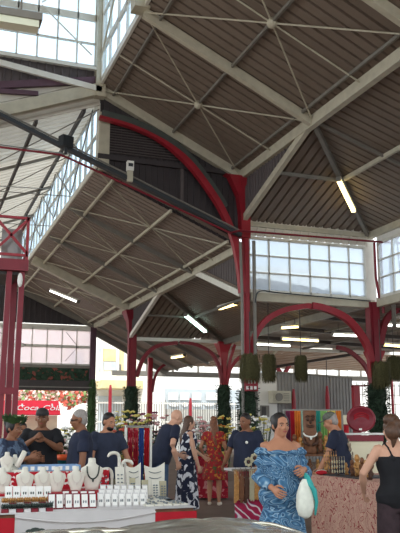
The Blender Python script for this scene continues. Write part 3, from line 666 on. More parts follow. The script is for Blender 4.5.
# flame tree with red blossom beyond the gable
ft = thing('flame_tree', 'flowering tree with red and pink blossom beyond the far opening', 'tree', (10, 54, 0))
MB().tube([(8.5, 55, 0), (8.3, 55, 3), (7.6, 55, 5)], [.25, .2, .12], 8).build('trunk', 'steel_dark', ft)
rnd = random.Random(9); l1 = MB(); l2 = MB(); l3 = MB()
for k in range(3000):
    px = rnd.uniform(-8, 92); py = rnd.uniform(384, 402+3*math.sin(px*.2)); Y = rnd.uniform(52, 57)
    if px > 62 and rnd.random() < .25: py += 5*rnd.random()
    p = at(px, py, Y); s = .08+.13*rnd.random(); a = rnd.random()*PI; t = Vector((math.cos(a), .4, math.sin(a)))*s; n = Vector((-math.sin(a), .3, math.cos(a)))*s*.6
    r = rnd.random(); (l1 if r < (.5 if px > 60 else .2) else l2 if r < .72 else l3).add([p-t, p-n, p+t, p+n], [(0, 1, 2, 3)])
l1.build('blossom', 'flower_red', ft); l2.build('pale_blossom', 'flower_pink', ft); l3.build('foliage', 'leaf_light', ft)
# right: white wall, corrugated fence, air conditioner
struct('wall_right', MB().bb((at(247, 400, 31).x, 31, 0), (at(277, 400, 31).x, 31.2, at(270, 373, 31).z)), 'white_wall', 'white painted wall with the air conditioner')
cf_ = thing('sheet_fence', 'grey corrugated sheet fence behind the carving stalls', 'fence', at(320, 427, 31))
mat('fence_sheet', (150, 148, 146), .6, .1, .06, 2)
x0 = at(277, 400, 31).x; x1 = at(353, 400, 31).x; zt = at(300, 373, 31).z
MB().corr([(x0, 31.05, 0), (x1, 31.05, 0), (x1, 31.05, zt-.15), (x0, 31.05, zt)], (0, 0, 1), .16, .05, ((0, 0), (.5, 0), (.6, 1), (.9, 1), (1, 0))).build('sheet', 'fence_sheet', cf_)
MB().bar((x0, 31, zt), (x1, 31, zt-.15), .08, .08).build('top_rail', 'steel_grey', cf_)
for px, py in ((293.5, 389), (327, 386)):
    p = at(px, py, 30.8); q = MB(); q.tube([(p.x, 30.8, 0), (p.x, 30.8, p.z-.5), (p.x, 30.8, p.z)], [.1, .1, .05], 8)
    tag(q.build('fence_post', 'red_paint'), 'red post against the corrugated fence '+('beside the air conditioner' if px < 300 else 'with a thin rod above it'), 'post', kind='thing')
p = at(327, 386, 30.8); tag(MB().tube([p, p+Vector((0, 0, 1.3))], .02, 5).build('thin_rod', 'steel_dark'), 'thin dark rod rising from the red fence post to the roof', 'rod', kind='thing')
ac = thing('air_conditioner', 'cream air conditioner unit fixed high on the white wall', 'air conditioner', at(275, 403, 30.5))
p = at(273, 403, 30.5); q = at(291, 391, 30.5); MB().bb((p.x, 30.5, p.z), (q.x, 30.95, q.z)).build('casing', 'steel_cream', ac)
c = at(279, 397, 30.45); m_ = MB(); m_.lathe((0, 0, 0), [(.17, 0), (.17, .04), (.05, .05)], 16)
m_.v = [Vector((v.x+c.x, c.y-v.z, v.y+c.z)) for v in m_.v]; m_.build('fan_grille', 'steel_grey', ac)
m_ = MB()
for k in range(5): m_.box(at(286.5, 393.5+k*1.8, 30.46), (.25, .03, .02))
m_.build('vent_slots', 'steel_grey', ac)
wd = thing('wall_notice', 'small dark framed opening in the white wall below the air conditioner', 'notice', at(265, 413, 30.9))
p = at(260.5, 417, 30.95); q = at(269, 405.5, 30.95); MB().bb((p.x, 30.93, p.z), (q.x, 30.99, q.z)).build('frame', 'steel_grey', wd)
mat('dim', (70, 68, 66), .6); MB().bb((p.x+.05, 30.91, p.z+.05), (q.x-.16, 30.93, q.z-.05)).build('panel', 'dim', wd)
# red gate frame and mesh fence at right
gt = thing('gate_frame', 'red gate post with a bracket arm behind the maroon lid', 'gate', at(356, 427, 28))
p = at(355.5, 385.5, 28); MB().bb((p.x-.14, 27.9, 0), (p.x+.14, 28.1, p.z)).build('post', 'red_paint', gt)
m_ = MB().bar(p+Vector((-.2, 0, -.05)), p+Vector((.7, 0, .02)), .06, .06); m_.build('arm', 'maroon_paint', gt)
ms = thing('mesh_fence', 'wire mesh fence with a white building beyond at right', 'fence', at(385, 427, 33))
m_ = MB(); x0 = at(352, 400, 33).x; x1 = x0+4.5; zt = 3.6
x = x0
while x < x1: m_.bar((x, 33, .2), (x, 33, zt), .03, .03); x += .3
z = .3
while z < zt: m_.bar((x0, 33, z), (x1, 33, z), .03, .03); z += .45
m_.build('mesh', 'steel_grey', ms)
for k in range(2): MB().tube([(x0+2.2+k*1.6, 32.9, 0), (x0+2.2+k*1.6, 32.9, 4.2)], .07, 8).build('post', 'red_paint', ms)
bb2 = thing('yard_building', 'white panelled building behind the corrugated fence', 'building', (30, 62, 0))
MB().bb((17.5, 58, -.2), (60, 63.5, 11)).build('facade', 'white_wall', bb2)
m_ = MB()
for k in range(40): m_.bb((18.5+k, 57.93, 4.2), (18.55+k, 58, 10))
m_.build('panel_joint', 'roller_grey', bb2)
for k in range(5): MB().bb((24+k*5, 57.9, 6.3), (25.6+k*5, 58, 7.3)).build('window', 'shade_glass', bb2)
# ------------------------------------------------------------------ people
mat('skin_tan', (176, 124, 96), .55, 0, .05, 20, spec=.3); mat('skin_brown', (134, 90, 66), .55, 0, .05, 20, spec=.3); mat('skin_fair', (206, 158, 132), .55, 0, .05, 20, spec=.3)
mat('hair_black', (30, 25, 24), .5, 0, .2, 40); mat('hair_brown', (84, 58, 42), .5, 0, .3, 40); mat('hair_grey', (150, 142, 136), .6, 0, .2, 40); mat('hair_auburn', (120, 72, 44), .5, 0, .3, 40)
mat('eye_white', (190, 180, 170), .3, 0, 0); mat('eye_dark', (34, 24, 20), .3, 0, 0); mat('lips', (150, 76, 70), .5, 0, 0)
mat('navy', (30, 36, 56), .85, 0, .15, 12); mat('navy_soft', (42, 48, 66), .85, 0, .15, 12); mat('black_cloth', (24, 24, 28), .85, 0, .15, 12); mat('jeans', (62, 84, 112), .85, 0, .2, 14); mat('khaki', (104, 98, 78), .85, 0, .1, 14); mat('plum_cloth', (58, 44, 48), .9, 0, .25, 18)
mat('shoe_dark', (40, 36, 36), .6); mat('shoe_light', (206, 190, 172), .6)
ramp_mat('floral_navy', 'noise', 11, [(0, 'd9d9de'), (.43, 'd9d9de'), (.47, '20243a'), (1, '20243a')], detail=1.5, distort=.6)
ramp_mat('floral_red', 'noise', 17, [(0, 'c8a03c'), (.38, 'b87430'), (.43, '9a2426'), (.6, '94202a'), (.66, '46582e')], detail=1.5, distort=.4)
ramp_mat('swirl_blue', 'noise', 3.1, [(0, '2c4a68'), (.35, '446c8e'), (.6, '557e9e'), (.74, '7f9fb6'), (.82, 'a6bcc8'), (.9, '557e9e'), (1, '2c4a68')], detail=1.6, distort=2.4, rings=13, mapping=(.8, .8, 1.3), rough=.95)
ramp_mat('aloha_dark', 'noise', 14, [(0, '2c3a52'), (.5, '2a3346'), (.58, '5a6a80'), (1, '2a3346')], detail=2)
def remesh(mb, name, m, parent, vox=.012, smooth=2, extra=None):
    me = bpy.data.meshes.new(name); me.from_pydata(mb.v, [], mb.f); me.update()
    bm = bmesh.new(); bm.from_mesh(me); bmesh.ops.recalc_face_normals(bm, faces=bm.faces); bm.to_mesh(me); bm.free()
    t = bpy.data.objects.new(name, me); C.objects.link(t)
    r = t.modifiers.new('r', 'REMESH'); r.mode = 'VOXEL'; r.voxel_size = vox
    if smooth: s = t.modifiers.new('s', 'SMOOTH'); s.iterations = smooth; s.factor = .5
    n = bpy.data.meshes.new_from_object(t.evaluated_get(bpy.context.evaluated_depsgraph_get()))
    bpy.data.objects.remove(t); bpy.data.meshes.remove(me)
    if extra:
        bm = bmesh.new(); bm.from_mesh(n); vs = [bm.verts.new(v) for v in extra.v]
        for f in extra.f: bm.faces.new([vs[i] for i in f])
        bmesh.ops.recalc_face_normals(bm, faces=bm.faces); bm.to_mesh(n); bm.free()
    for p in n.polygons: p.use_smooth = True
    n.name = name; n.materials.append(M[m] if isinstance(m, str) else m)
    o = bpy.data.objects.new(name, n); C.objects.link(o)
    if parent: o.parent = parent
    return o
def local(mb, name, m, parent, smooth=True):
    me = bpy.data.meshes.new(name); me.from_pydata(mb.v, [], mb.f); me.update()
    bm = bmesh.new(); bm.from_mesh(me); bmesh.ops.recalc_face_normals(bm, faces=bm.faces); bm.to_mesh(me); bm.free()
    for p in me.polygons: p.use_smooth = smooth
    me.materials.append(M[m]); o = bpy.data.objects.new(name, me); C.objects.link(o); o.parent = parent; return o
TORSO = [(.84, .14, .10, 0), (.90, .172, .122, .004), (.97, .178, .128, .006), (1.06, .158, .113, 0), (1.14, .155, .112, -.004), (1.24, .170, .120, -.004), (1.33, .178, .118, 0), (1.40, .165, .098, .008), (1.445, .115, .078, .012), (1.475, .066, .06, .012)]
def person(label, loc, psi, H=1.7, w=1.0, belly=0, skin='skin_tan', hair='hair_black', style='short', top=('tee', 'navy'), bottom=('trousers', 'black_cloth'),
           arms=None, lean=0, yaw=0, nod=0, female=False, vox=.012, stride=0, shoes='shoe_dark', hem=.5, flare=1.5, sw=None):
    s = H/1.7; L = Matrix.Rotation(math.radians(lean), 3, 'X')     # lean forward (towards -Y)
    def up_(p):
        p = Vector(p)
        k = min(1, max(0, (p.z-.92)/.2)); q = L @ (p-Vector((0, 0, .95))) + Vector((0, 0, .95)); return (p*(1-k)+q*k)*s
    shw = sw or (.165 if female else .19)
    hc = Vector((0, -.012, 1.59)); HR = Matrix.Rotation(math.radians(yaw), 3, 'Z') @ Matrix.Rotation(math.radians(nod), 3, 'X')
    neck = Vector((0, .01, 1.49))
    def hd(p): return up_(neck + HR @ (Vector(p)+hc-neck))
    sh = {1: Vector((shw, .012, 1.405)), -1: Vector((-shw, .012, 1.405))}
    arms = arms or {}
    A = {}
    for sd in (1, -1):
        S = up_(sh[sd]); a = arms.get(sd, {}); T = Vector(a.get('to', (sd*(shw+.07*w), -.04, .80)))*s
        if a.get('rel', True): T = T
        u, l = .29*s, .255*s; d = T-S; D = min(d.length, (u+l)*.995); d = d.normalized(); T = S+d*D
        x = (u*u-l*l+D*D)/(2*D); h = math.sqrt(max(0, u*u-x*x)); pole = Vector(a.get('pole', (sd*.5, .8, -.3))); pole = (pole-d*pole.dot(d)).normalized()
        E = S+d*x+pole*h
        A[sd] = (S, E, T, a)
    b = MB(); wf = w
    fem = {}
    def trs(off=0, z0=0, z1=9, yb=True):
        R = []
        for z, rx, ry, y in TORSO:
            if z < z0-.001 or z > z1+.001: continue
            k = 1 if z > 1.41 else wf
            bl = belly*math.exp(-((z-1.05)/.13)**2)
            rx2 = rx*k+off+bl*.5; ry2 = ry*k+off+bl*.6
            if female: rx2 *= (1.05 if z < 1.0 else .86 if z < 1.2 else .93); 
            yy = y-bl*.5
            ring = []
            for j in range(20):
                t = 2*PI*j/20; px = rx2*math.cos(t); py = ry2*math.sin(t)+yy
                if female and 1.2 < z < 1.38 and math.sin(t) < 0: py -= .035*wf*abs(math.sin(t))*(abs(math.cos(t))+.35)
                ring.append(up_((px, py, z)))
            R.append(ring)
        return R
    b.rings(trs())
    b.tube([up_((0, .012, 1.42)), up_((0, .008, 1.5)), hd((0, .012, -.05))], [.066*s, .056*s, .054*s], 12)
    # head: skull, jaw, brow, nose, chin, ears
    def hball(c, r, n=14, m=10):
        t = MB().ball((0, 0, 0), r, n, m); b.add([hd(Vector(c)+v) for v in t.v], t.f)
    hball((0, .012, .03), (.073, .09, .085)); hball((0, -.018, -.03), (.06, .066, .075)); hball((0, -.05, -.082), (.03, .03, .024))
    hball((0, -.07, .022), (.05, .022, .018)); hball((.036, -.062, -.018), (.024, .02, .022)); hball((-.036, -.062, -.018), (.024, .02, .022))
    b.tube([hd((0, -.082, .012)), hd((0, -.098, -.012)), hd((0, -.106, -.026))], [.009*s, .012*s, .015*s], 8); hball((.013, -.09, -.028), (.011, .012, .009)); hball((-.013, -.09, -.028), (.011, .012, .009))
    hball((0, -.078, -.055), (.024, .012, .014))
    for e in (1, -1): hball((e*.076, .012, -.005), (.012, .02, .032))
    # legs
    hipx = .088*min(1.25, (.5+.5*wf)); F = {}
    for sd in (1, -1):
        st = stride*sd
        hip = Vector((sd*hipx, 0, .9))*s; kn = Vector((sd*(hipx+.005), -.02-st*.5-.02*abs(st), .49))*s; an = Vector((sd*(hipx+.012), -st+.01, .085))*s
        k = .6+.4*wf
        b.tube([hip, hip.lerp(kn, .4), kn, kn.lerp(an, .35), an.lerp(kn, .2), an], [.088*s*k, .08*s*k, .056*s*k, .057*s*k, .042*s, .036*s], 12)
        toe = an+Vector((sd*.02, -.16, -.057))*s
        b.tube([an+Vector((0, .045, -.05))*s, an+Vector((0, .0, -.04))*s, an.lerp(toe, .6)+Vector((0, 0, -.015))*s, toe], [.03*s, .037*s, .036*s, .024*s], 10)
        F[sd] = (hip, kn, an, toe)
    ex = MB()
    for sd in (1, -1):
        S, E, T, a = A[sd]; k = .62+.38*wf
        b.tube([S-Vector((sd*.03, 0, -.005))*s, S, S.lerp(E, .45), E, E.lerp(T, .3), T], [.045*s, .05*s*k, .045*s*k, .039*s*k, .041*s*k, .026*s], 12)
        d = (T-E).normalized()
        if 'dir' in a: d = Vector(a['dir']).normalized()
        n = Vector(a.get('palm', (-sd*1.0, .1, 0))); n = (n-d*n.dot(d)).normalized(); lat = d.cross(n).normalized()
        if lat.dot(Vector((0, -1, .3))) < 0: lat = -lat               # thumb side
        cu = a.get('curl', .5)
        def hp(x, y, z): return T + d*(x*s) + lat*(y*s) + n*(z*s)
        b.rings([[hp(x, ww*math.cos(2*PI*j/10), tt*math.sin(2*PI*j/10)) for j in range(10)] for x, ww, tt in ((-.015, .024, .02), (.02, .032, .018), (.06, .042, .017), (.09, .041, .014), (.1, .034, .01))])
        for i, (y0, ln) in enumerate(((.032, .07), (.011, .08), (-.011, .075), (-.031, .058))):
            pts = [hp(.075, y0, 0)]; ang = 0; x, z = .098, 0; pts.append(hp(x, y0, z))
            for q in range(3):
                ang += cu*(.9+.1*i); x += ln/3*math.cos(ang); z += ln/3*math.sin(ang); pts.append(hp(x, y0*1.05, z))
            ex.tube(pts, [.0095*s, .0095*s, .009*s, .0082*s, .0065*s], 6)
        ex.tube([hp(.02, .02, .004), hp(.045, .05, .012), hp(.075, .06, .022), hp(.1, .056, .034)], [.013*s, .012*s, .0105*s, .007*s], 6)
    body = remesh(b, 'person', skin, None, vox, 2, ex)
    body.location = loc; body.rotation_euler.z = math.radians(-20+psi)
    tag(body, label, 'person', kind='thing')
    # face
    for sd in (1, -1):
        e = MB(); p_ = MB(); br = MB()
        t = MB().ball((0, 0, 0), (.0115, .004, .0052), 8, 6); e.add([hd(Vector((sd*.031, -.0812, .004))+v) for v in t.v], t.f)
        t = MB().ball((0, 0, 0), (.006, .004, .0056), 8, 6); p_.add([hd(Vector((sd*.031, -.0845, .004))+v) for v in t.v], t.f)
        br.tube([hd((sd*.014, -.094, .021)), hd((sd*.032, -.092, .027)), hd((sd*.05, -.08, .022))], [.0035*s, .0045*s, .0025*s], 6)
        ey = local(e, 'eye', 'eye_white', body); local(p_, 'iris', 'eye_dark', ey); local(br, 'eyebrow', hair if hair != 'bald' else 'hair_grey', body)
    t = MB().ball((0, 0, 0), (.022, .006, .0075), 10, 6); li = MB(); li.add([hd(Vector((0, -.0915, -.053))+v) for v in t.v], t.f); local(li, 'lips', 'lips', body)
    # hair
    if style != 'bald':
        h = MB()
        def hb(c, r):
            t = MB().ball((0, 0, 0), r, 16, 10); h.add([hd(Vector(c)+v) for v in t.v], t.f)
        hb((0, .026, .05), (.08, .091, .08)); hb((0, .05, .0), (.074, .06, .08))
        if style in ('long', 'updo', 'bun', 'loose'):
            hb((.05, .012, .03), (.035, .06, .07)); hb((-.05, .012, .03), (.035, .06, .07))
        if style == 'long':
            h.rings([[hd((rx*math.cos(2*PI*j/14), y+ry*math.sin(2*PI*j/14), z)) for j in range(14)] for z, rx, ry, y in ((.07, .05, .04, .05), (.0, .084, .055, .05), (-.1, .092, .05, .062), (-.2, .096, .045, .082), (-.3, .08, .036, .095), (-.36, .05, .02, .1))])
        if style == 'bun': hb((0, .125, .06), (.05, .045, .05)); hb((.0, .09, .03), (.05, .05, .05))
        if style == 'updo':
            hb((0, .06, .12), (.065, .06, .05)); hb((.02, .03, .14), (.05, .05, .04))
            h.rings([[hd((rx*math.cos(2*PI*j/14), y+ry*math.sin(2*PI*j/14), z)) for j in range(14)] for z, rx, ry, y in ((.05, .05, .04, .05), (-.03, .08, .05, .055), (-.15, .085, .045, .075), (-.3, .075, .04, .1), (-.42, .03, .02, .11))])
        if style == 'loose':
            hb((.055, .1, -.02), (.08, .07, .09)); hb((-.07, .06, .03), (.06, .06, .07)); hb((.02, .05, .1), (.085, .08, .06)); hb((-.05, .08, .0), (.055, .05, .07)); hb((.0, .12, .05), (.06, .05, .055)); hb((.08, .1, .0), (.06, .04, .04))
            h.tube([hd((.04, .1, -.05)), hd((.05, .1, -.12)), hd((.06, .09, -.18))], [.04*s, .03*s, .008*s], 8); h.tube([hd((-.05, .09, -.04)), hd((-.06, .09, -.1)), hd((-.055, .08, -.16))], [.04*s, .028*s, .008*s], 8)
        remesh(h, 'hair', hair, body, vox*.8, 1)
    # clothes
    kind, m = top
    o = .014
    if kind in ('tee', 'polo', 'tank', 'offshoulder', 'dress', 'vneck'):
        t = MB()
        if kind in ('tee', 'polo'):
            t.rings(trs(o, .84, 1.45))
            for sd in (1, -1):
                S, E, T, a = A[sd]; k = .62+.38*wf
                tb_ = MB().ball(S+Vector((-sd*.008, 0, .002))*s, .064*s*k, 14, 10); t.add(tb_.v, tb_.f)
                t.tube([S-Vector((sd*.07, 0, .0))*s, S-Vector((sd*.012, 0, .006))*s, S.lerp(E, .35), S.lerp(E, .68)], [.05*s, .066*s*k, .066*s*k, .069*s*k], 12)
            if kind == 'polo':
                t.tube([up_((.06*math.cos(q), .012+.062*math.sin(q), 1.462+.012*math.sin(q))) for q in [2*PI*i/14 for i in range(15)]], .014*s, 6)
        elif kind == 'tank':
            t.rings(trs(o, .84, 1.33))
            for sd in (1, -1):
                t.tube([up_((sd*.09*wf, -.125*wf, 1.3)), up_((sd*.1, -.06, 1.42)), up_((sd*.1, .01, 1.465)), up_((sd*.09, .09, 1.42)), up_((sd*.05, .13*wf, 1.3))], .013*s, 6)
        elif kind == 'offshoulder':
            R = trs(.02, .84, 1.36)
            for z, f_ in ((.72, 1.06), (.62, 1.12), (hem, flare*.78)):
                R.insert(0, [Vector((.2*wf*f_*(1+.05*math.sin(j*2.5))*math.cos(2*PI*j/20), .155*wf*f_*(1+.06*math.sin(j*1.9))*math.sin(2*PI*j/20)+.005, z))*s for j in range(20)])
            t.rings(R)
            for sd in (1, -1):
                S, E, T, a = A[sd]
                t.tube([S+Vector((-sd*.05, 0, -.075))*s, S.lerp(E, .25)+Vector((sd*.01, 0, 0)), S.lerp(E, .6), E, E.lerp(T, .4), E.lerp(T, .75), E.lerp(T, .86)], [.07*s, .074*s, .074*s, .07*s, .068*s, .058*s, .04*s], 14)
            t.tube([up_((.225*wf*math.cos(q), .0+.155*wf*math.sin(q), 1.345+.008*math.sin(q*9))) for q in [2*PI*i/40 for i in range(41)]], .022*s, 8)
        else:
            R = trs(o, .9, 1.40 if kind == 'dress' else 1.45)
            zs = [.8, .65, hem] if hem < .6 else [.8, hem]
            for i, z in enumerate(zs):
                f_ = 1+(flare-1)*(.92-z)/(.92-hem)
                R.insert(0, [Vector((.176*wf*f_*(1+.07*math.sin(j*2.5+i))*math.cos(2*PI*j/20), .135*wf*f_*(1+.07*math.sin(j*2.5+i))*math.sin(2*PI*j/20), z))*s for j in range(20)])
            t.rings(R)
            if kind == 'vneck':
                for sd in (1, -1):
                    S, E, T, a = A[sd]; t.tube([S-Vector((sd*.06, 0, -.012))*s, S, S.lerp(E, .3), S.lerp(E, .5)], [.06*s, .066*s, .066*s, .07*s], 12)
            else:
                for sd in (1, -1): t.tube([up_((sd*.1, -.11, 1.33)), up_((sd*.1, -.05, 1.43)), up_((sd*.1, .02, 1.455)), up_((sd*.09, .09, 1.4)), up_((sd*.08, .115, 1.33))], .022*s, 6)
        remesh(t, {'tee': 't_shirt', 'polo': 'polo_shirt', 'tank': 'tank_top'}.get(kind, 'dress'), m, body, vox, 2)
    if bottom:
        kind, m = bottom; t = MB()
        R = trs(.011, .84, 1.06); R.insert(0, [v*1 for v in [Vector((.13*wf*math.cos(2*PI*j/20), .1*wf*math.sin(2*PI*j/20), .8))*s for j in range(20)]]); t.rings(R)
        k = .6+.4*wf
        for sd in (1, -1):
            hip, kn, an, toe = F[sd]
            if kind == 'shorts': t.tube([hip, hip.lerp(kn, .4), hip.lerp(kn, .95)], [.1*s*k, .096*s*k, .09*s*k], 14)
            elif kind == 'wide': t.tube([hip, hip.lerp(kn, .5), kn, an+Vector((0, 0, .02))*s], [.105*s*k, .108*s*k, .108*s*k, .12*s*k], 14)
            else: t.tube([hip, hip.lerp(kn, .4), kn, kn.lerp(an, .5), an+Vector((0, 0, .0))*s], [.1*s*k, .092*s*k, .073*s*k, .066*s*k, .06*s], 14)
        remesh(t, {'shorts': 'shorts', 'wide': 'wide_trousers'}.get(kind, 'trousers'), m, body, vox, 2)
    t = MB()
    for sd in (1, -1):
        hip, kn, an, toe = F[sd]; t = MB()
        t.tube([an+Vector((0, .05, -.052))*s, an+Vector((0, .0, -.048))*s, an.lerp(toe, .6)+Vector((0, 0, -.02))*s, toe], [.032*s, .041*s, .04*s, .028*s], 10)
        local(t, 'shoe', shoes, body)
    body['s'] = s
    return body, hd, up_, A, s
SH = lambda sd, x, y, z, **k: dict(to=(sd*x, y, z), **k)
def cap(body, hd, m, brim=1):
    c = MB()
    t = MB().ball((0, 0, 0), (.085, .1, .075), 16, 10); c.add([hd(Vector((0, .012, .065))+Vector((v.x, v.y, max(v.z, -.02)))) for v in t.v], t.f)
    local(c, 'cap', m, body)
    v = MB(); v.rings([[hd((.07*k*math.cos(a), -.07-.085*math.sin(a)*k, z)) for a in [PI*i/8 for i in range(9)]] for k, z in ((1, .045), (1, .055))]); local(v, 'cap_visor', m, body)
P = {}
P['blue'] = person('woman in a blue swirl off shoulder dress with black hair tied back', fl(280, 7.25), 14, 1.61, 1.06, .03, 'skin_tan', 'hair_black', 'bun', ('offshoulder', 'swirl_blue'), None,
    {1: SH(1, .13, -.27, 1.2, pole=(.5, .7, -.8), palm=(-.5, .5, -.3), curl=.8, dir=(-.5, -.6, -.2)), -1: SH(-1, .17, -.24, 1.03, pole=(-.4, .8, -.2), palm=(.6, .5, 0), curl=.5)}, 0, 6, 0, True, .0105, .03, 'shoe_light', .46, 1.75, .155)
P['black'] = person('woman seen from behind in a black tank top with tousled brown hair', fl(393, 7.4), 186, 1.57, 1.06, 0, 'skin_fair', 'hair_brown', 'loose', ('tank', 'black_cloth'), ('wide', 'plum_cloth'),
    {1: SH(1, .27, -.2, .98, pole=(.8, .5, -.3), curl=.5), -1: SH(-1, .22, -.25, 1.0, curl=.5)}, 2, 14, 4, True, .0105)
P['cap2'] = person('stallholder in a navy t-shirt and grey cap bending over the carving table', fl(343, 10.9), -108, 1.70, 1.05, .02, 'skin_tan', 'hair_grey', 'short', ('tee', 'navy'), ('shorts', 'black_cloth'),
    {1: SH(1, .22, -.34, .86, pole=(.3, .8, 0)), -1: SH(-1, .2, -.38, .88)}, 13, 0, 10)
mat('cap_camo', (92, 94, 84), .9, 0, .3, 30); cap(P['cap2'][0], P['cap2'][1], 'cap_camo')
P['vendor'] = person('dark haired vendor in a navy shirt standing behind the bead stand', fl(247, 11.6), -32, 1.68, 1.12, .03, 'skin_brown', 'hair_black', 'short', ('polo', 'navy'), ('trousers', 'black_cloth'),
    {1: SH(1, .24, -.2, .93, curl=.6), -1: SH(-1, .28, -.2, .98, curl=.6)}, 3, -6, 6)
P['red'] = person('woman in a short red and yellow floral dress with piled up auburn hair', fl(214, 15.8), 172, 1.64, 1.02, 0, 'skin_tan', 'hair_auburn', 'updo', ('vneck', 'floral_red'), None,
    {1: SH(1, .24, -.16, .98), -1: SH(-1, .26, -.1, .86)}, 0, 30, 4, True, .014, .04, 'shoe_light', .5, 1.35)
P['floral'] = person('woman in a long navy and white flowered dress with long brown hair', fl(187, 13.6), 112, 1.67, 1.05, 0, 'skin_fair', 'hair_brown', 'long', ('dress', 'floral_navy'), None,
    {1: SH(1, .18, -.36, 1.02, curl=.4), -1: SH(-1, .24, -.12, .86)}, 2, 0, 8, True, .013, .03, 'shoe_light', .16, 1.5)
P['bald'] = person('bald man in a dark t-shirt and jeans leaning towards the next stall', fl(159, 12.2), 118, 1.82, 1.1, .03, 'skin_fair', 'bald', 'bald', ('tee', 'navy'), ('trousers', 'jeans'),
    {1: SH(1, .22, -.42, 1.0), -1: SH(-1, .27, -.16, .92, pole=(-.6, .7, 0))}, 25, 0, 0)
P['polo'] = person('bearded man in a dark polo shirt standing behind the jewellery table', fl(107, 10.5), 36, 1.67, 1.02, .01, 'skin_tan', 'hair_black', 'short', ('polo', 'navy_soft'), ('trousers', 'khaki'),
    {1: SH(1, .3, -.2, .92), -1: SH(-1, .27, -.12, .88)}, 2, 8, 10)
P['grey'] = person('grey haired man in a navy t-shirt standing in profile', fl(83, 9.6), -74, 1.69, 1.1, .05, 'skin_brown', 'hair_grey', 'short', ('tee', 'navy'), ('trousers', 'black_cloth'),
    {1: SH(1, .25, -.08, .86), -1: SH(-1, .25, -.22, .95)}, 3, 0, 6)
P['cap'] = person('man in a dark cap and black t-shirt raising both hands to his chest', fl(42, 10.2), 6, 1.71, 1.14, .04, 'skin_brown', 'hair_black', 'short', ('tee', 'black_cloth'), ('trousers', 'black_cloth'),
    {1: SH(1, .07, -.3, 1.33, pole=(.8, .1, -.8), palm=(-1, .3, 0), curl=.8), -1: SH(-1, .07, -.3, 1.34, pole=(-.8, .1, -.8), palm=(1, .3, 0), curl=.8)}, 0, 0, 4)
cap(P['cap'][0], P['cap'][1], 'shoe_dark')
P['crown'] = person('woman wearing a green leaf crown and dark patterned top at the left edge', fl(11, 9.4), 62, 1.58, 1.12, .03, 'skin_brown', 'hair_black', 'bun', ('tee', 'aloha_dark'), ('trousers', 'black_cloth'),
    {1: SH(1, .16, -.36, 1.2, pole=(.5, .5, -.8)), -1: SH(-1, .1, -.4, 1.24, pole=(-.5, .3, -.9))}, 3, 0, 5, True)
P['behind'] = person('person half hidden behind the leaf crown and the capped man', fl(22, 11.8), 30, 1.55, 1.0, 0, 'skin_brown', 'hair_black', 'short', ('tee', 'navy_soft'), ('trousers', 'black_cloth'), {}, 0, 0, 6)
# small things worn
rnd = random.Random(3); bo, hd, *_ = P['crown']; l = MB()
for k in range(170):
    a = rnd.random()*2*PI; r = .095+.02*rnd.random(); z = .065+.06*rnd.random(); p = Vector((r*math.cos(a), .02+r*1.1*math.sin(a), z)); d = Vector((math.cos(a), math.sin(a), .5+rnd.random()))*.05; t = Vector((-math.sin(a), math.cos(a), .3))*.022
    l.add([hd(p), hd(p+d*.5+t), hd(p+d), hd(p+d*.5-t)], [(0, 1, 2, 3)])
local(l, 'leaf_crown', 'vine', bo, False)
bo, hd, *_ = P['polo']; b_ = MB(); t = MB().ball((0, 0, 0), (.052, .055, .045), 12, 8); b_.add([hd(Vector((0, -.035, -.065))+v) for v in t.v], t.f); local(b_, 'beard', 'hair_black', bo)
li = MB(); t = MB().ball((0, 0, 0), (.02, .006, .006), 8, 6); li.add([hd(Vector((0, -.096, -.05))+v) for v in t.v], t.f); 
bo, hd, up_, A, s = P['vendor']; e = MB(); e.lathe((0, 0, 0), [(.022, 0), (.022, .006)], 10); e.v = [up_((.085+v.x, -.152-v.z, 1.3+v.y)) for v in e.v]; local(e, 'badge', 'frame_white', bo)
bo, hd, up_, A, s = P['cap2']; e = MB(); rnd = random.Random(2)
for k in range(16): e.ball(up_((rnd.uniform(-.1, .1), .138+.006*rnd.random(), rnd.uniform(1.02, 1.3))), (.022, .012, .03), 6, 4)
mat('print_tan', (150, 132, 112), .8); local(e, 'back_print', 'print_tan', bo)
bo, hd, up_, A, s = P['grey']
t = MB(); t.tube([hd((-.074, -.02, .008)), hd((-.05, -.088, .008)), hd((0, -.098, .006)), hd((.05, -.088, .008)), hd((.074, -.02, .008))], .006, 6); local(t, 'spectacles', 'eye_dark', bo)
# the bag carried by the woman in blue, the bag at the right edge
bo, hd, up_, A, s = P['blue']; S, E, T, a = A[1]
mw = Matrix.Translation(bo.location) @ Matrix.Rotation(bo.rotation_euler.z, 4, 'Z'); hw = mw @ (T+Vector(( -.02, -.06, -.07)))
mat('bag_white', (226, 228, 214), .8, 0, .08, 20); mat('teal', (60, 168, 164), .7, 0, .15, 10)
bg_ = thing('cloth_bag', 'white and teal drawstring bag hanging from her hand', 'bag', hw-Vector((0, 0, .5)))
m_ = MB(); R = []
for z, rx, ry in ((-.01, .02, .02), (-.05, .045, .035), (-.14, .075, .05), (-.24, .08, .055), (-.31, .06, .04), (-.335, .02, .02)):
    R.append([hw+Vector((rx*math.cos(2*PI*j/20)*(1+.1*math.sin(j*2.3)), ry*math.sin(2*PI*j/20), z)) for j in range(20)])
m_.rings(R); m_.build('body', 'bag_white', bg_, True)
m_ = MB(); m_.tube([hw+Vector((0, .02, .03)), hw+Vector((.03, -.03, -.05)), hw+Vector((.06, -.05, -.1)), hw+Vector((.09, -.03, -.2)), hw+Vector((.07, -.04, -.31))], [.012, .022, .024, .018, .008], 8); m_.tube([hw+Vector((0, .02, .04)), hw+Vector((.03, .0, .01)), hw+Vector((.05, -.04, -.06))], [.01, .016, .014], 8)
m_.build('teal_ribbon', 'teal', bg_, True)
